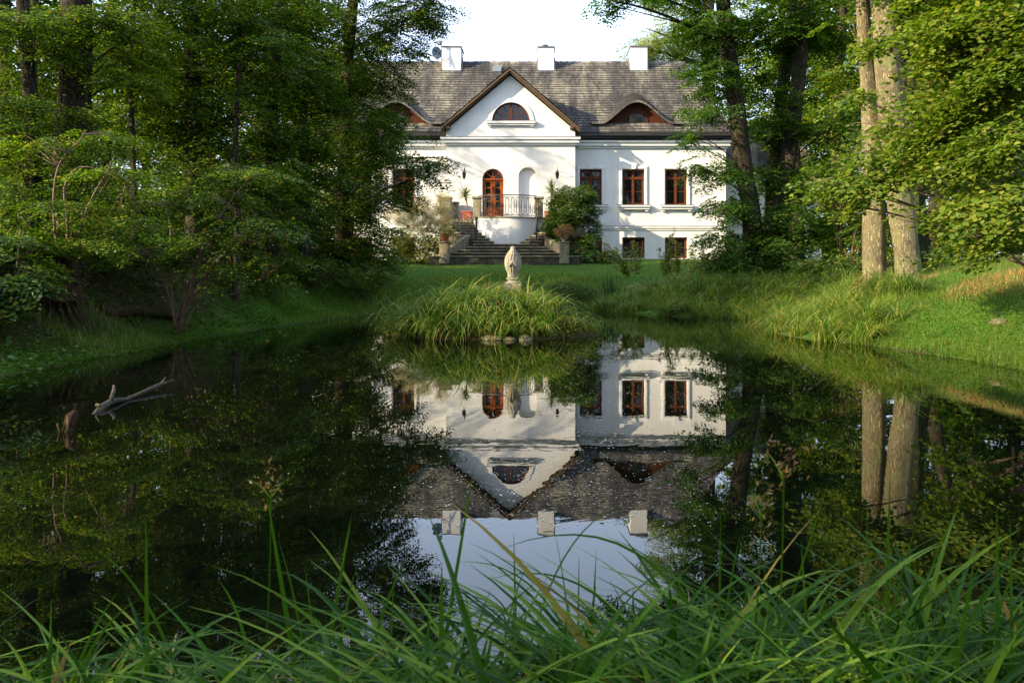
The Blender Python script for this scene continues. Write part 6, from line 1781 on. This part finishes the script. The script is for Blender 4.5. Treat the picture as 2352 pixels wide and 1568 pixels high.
# trees of the same wood beyond the left edge and behind the photographer; they throw the dappled shade
def wtree(label, x, y, zs, blobs, seed, mat="leaf_mid", hole=.3, group="trees beyond the left edge", **kw):
    z = H1(x, y); n = 7
    tr_ = ([(x, y, z-.3), (x+.2, y, z+3), (x-.1, y+.1, z+6), (x+.1, y, z+zs)], [.26,.20,.17,.06])
    return tree("forest_tree", label, [tr_], blobs, M[mat], M["bark"], seed, group=group, leaf=.16, L=1.2, hole=hole, wide=.75, limb_r=.08, **kw)
wtree("tree of the wood beyond the left edge, beside the oaks", -17, 13.5, 12, [(-17,13.5,8.5,2.0,1.8,1.0,40), (-15.4,14.6,11.5,2.0,1.8,1.0,34), (-18.5,12,13,2.4,2.2,1.4,50), (-16.4,15.5,6,1.6,1.4,.8,26)], 301)
wtree("second tree beyond the left edge, deeper in the wood", -20, 18.5, 14, [(-20,18.5,9.5,2.2,2.0,1.1,44), (-18.6,20,12.5,2.2,2.0,1.2,44), (-21,17,14.5,2.6,2.4,1.4,50), (-18,17.6,7,1.6,1.4,.8,24)], 302)
wtree("third tree beyond the left edge, level with the lawn", -17.5, 26, 14, [(-17.5,26,10,2.6,2.4,1.8,110), (-16.4,27,13,2.4,2.2,1.8,90), (-18.5,24.5,13,2.4,2.2,1.8,90)], 303)
wtree("tree on the left shore beside the photographer", -9.5, .5, 11, [(-9.5,.5,6.5,2.4,2.6,1.8,150), (-8.6,2.2,5.0,1.8,1.8,1.3,90), (-10,-1.5,8.5,2.6,2.4,1.8,130), (-8.2,-1.0,4.2,1.6,2.2,1.4,90), (-8,-3.4,6,2.4,2.4,2,110)], 304, hole=.15)
wtree("tree behind the photographer at the left", -7, -6, 10, [(-7,-6,5,2.6,2.4,2.2,150), (-6,-4,3.4,2,1.6,1.4,90), (-8,-7,8,2.6,2.4,2,120)], 305, hole=.1, group="trees behind the photographer")
wtree("tree behind the photographer at the right", 6, -5, 10, [(6,-5,5,3,2.4,2.2,120), (7,-4,8,3,2.4,2,120)], 306, hole=.1, group="trees behind the photographer")
wtree("tree beyond the left edge whose boughs streak the house front with shade", -21, 35.5, 18, [(-20.5,35.2,13.6,1.6,1.6,.5,34), (-21,35,16,2.2,2,1.4,70), (-22,36,11.6,1.6,1.4,.5,30)], 307)
q = random.Random(77)
for i, (x, y) in enumerate(((-24,-16),(-14,-19),(-4,-16),(5,-20),(14,-15),(23,-18),(33,-12),(-34,-14),(19,-26),(-9,-27))):
    z = H1(x, y)
    bl = [(x+q.uniform(-2,2), y+q.uniform(-2,2), z+h_, 3.4, 3.0, 2.2, 60) for h_ in (2,5,8,11,14)]
    tree("forest_tree", "tall tree of the wood behind the photographer, number %s from the left" % ("one two three four five six seven eight nine ten".split()[i]), [([(x,y,z-.3),(x+.3,y,z+5),(x,y,z+10),(x,y,z+16)],[.3,.24,.18,.07])], bl, M["leaf_mid"], M["bark"], 400+i, group="trees behind the photographer", leaf=.42, L=2.2, nside=5, hole=.1, wide=.8, mult=1.0, nlimb=1, limb_r=.08, dens=.8)
print("FOLIAGE TRIS", TRI[0], "MESH TRIS", sum(len(o.data.polygons) for o in bpy.data.objects if o.type == 'MESH'), "OBJECTS", len(bpy.data.objects))
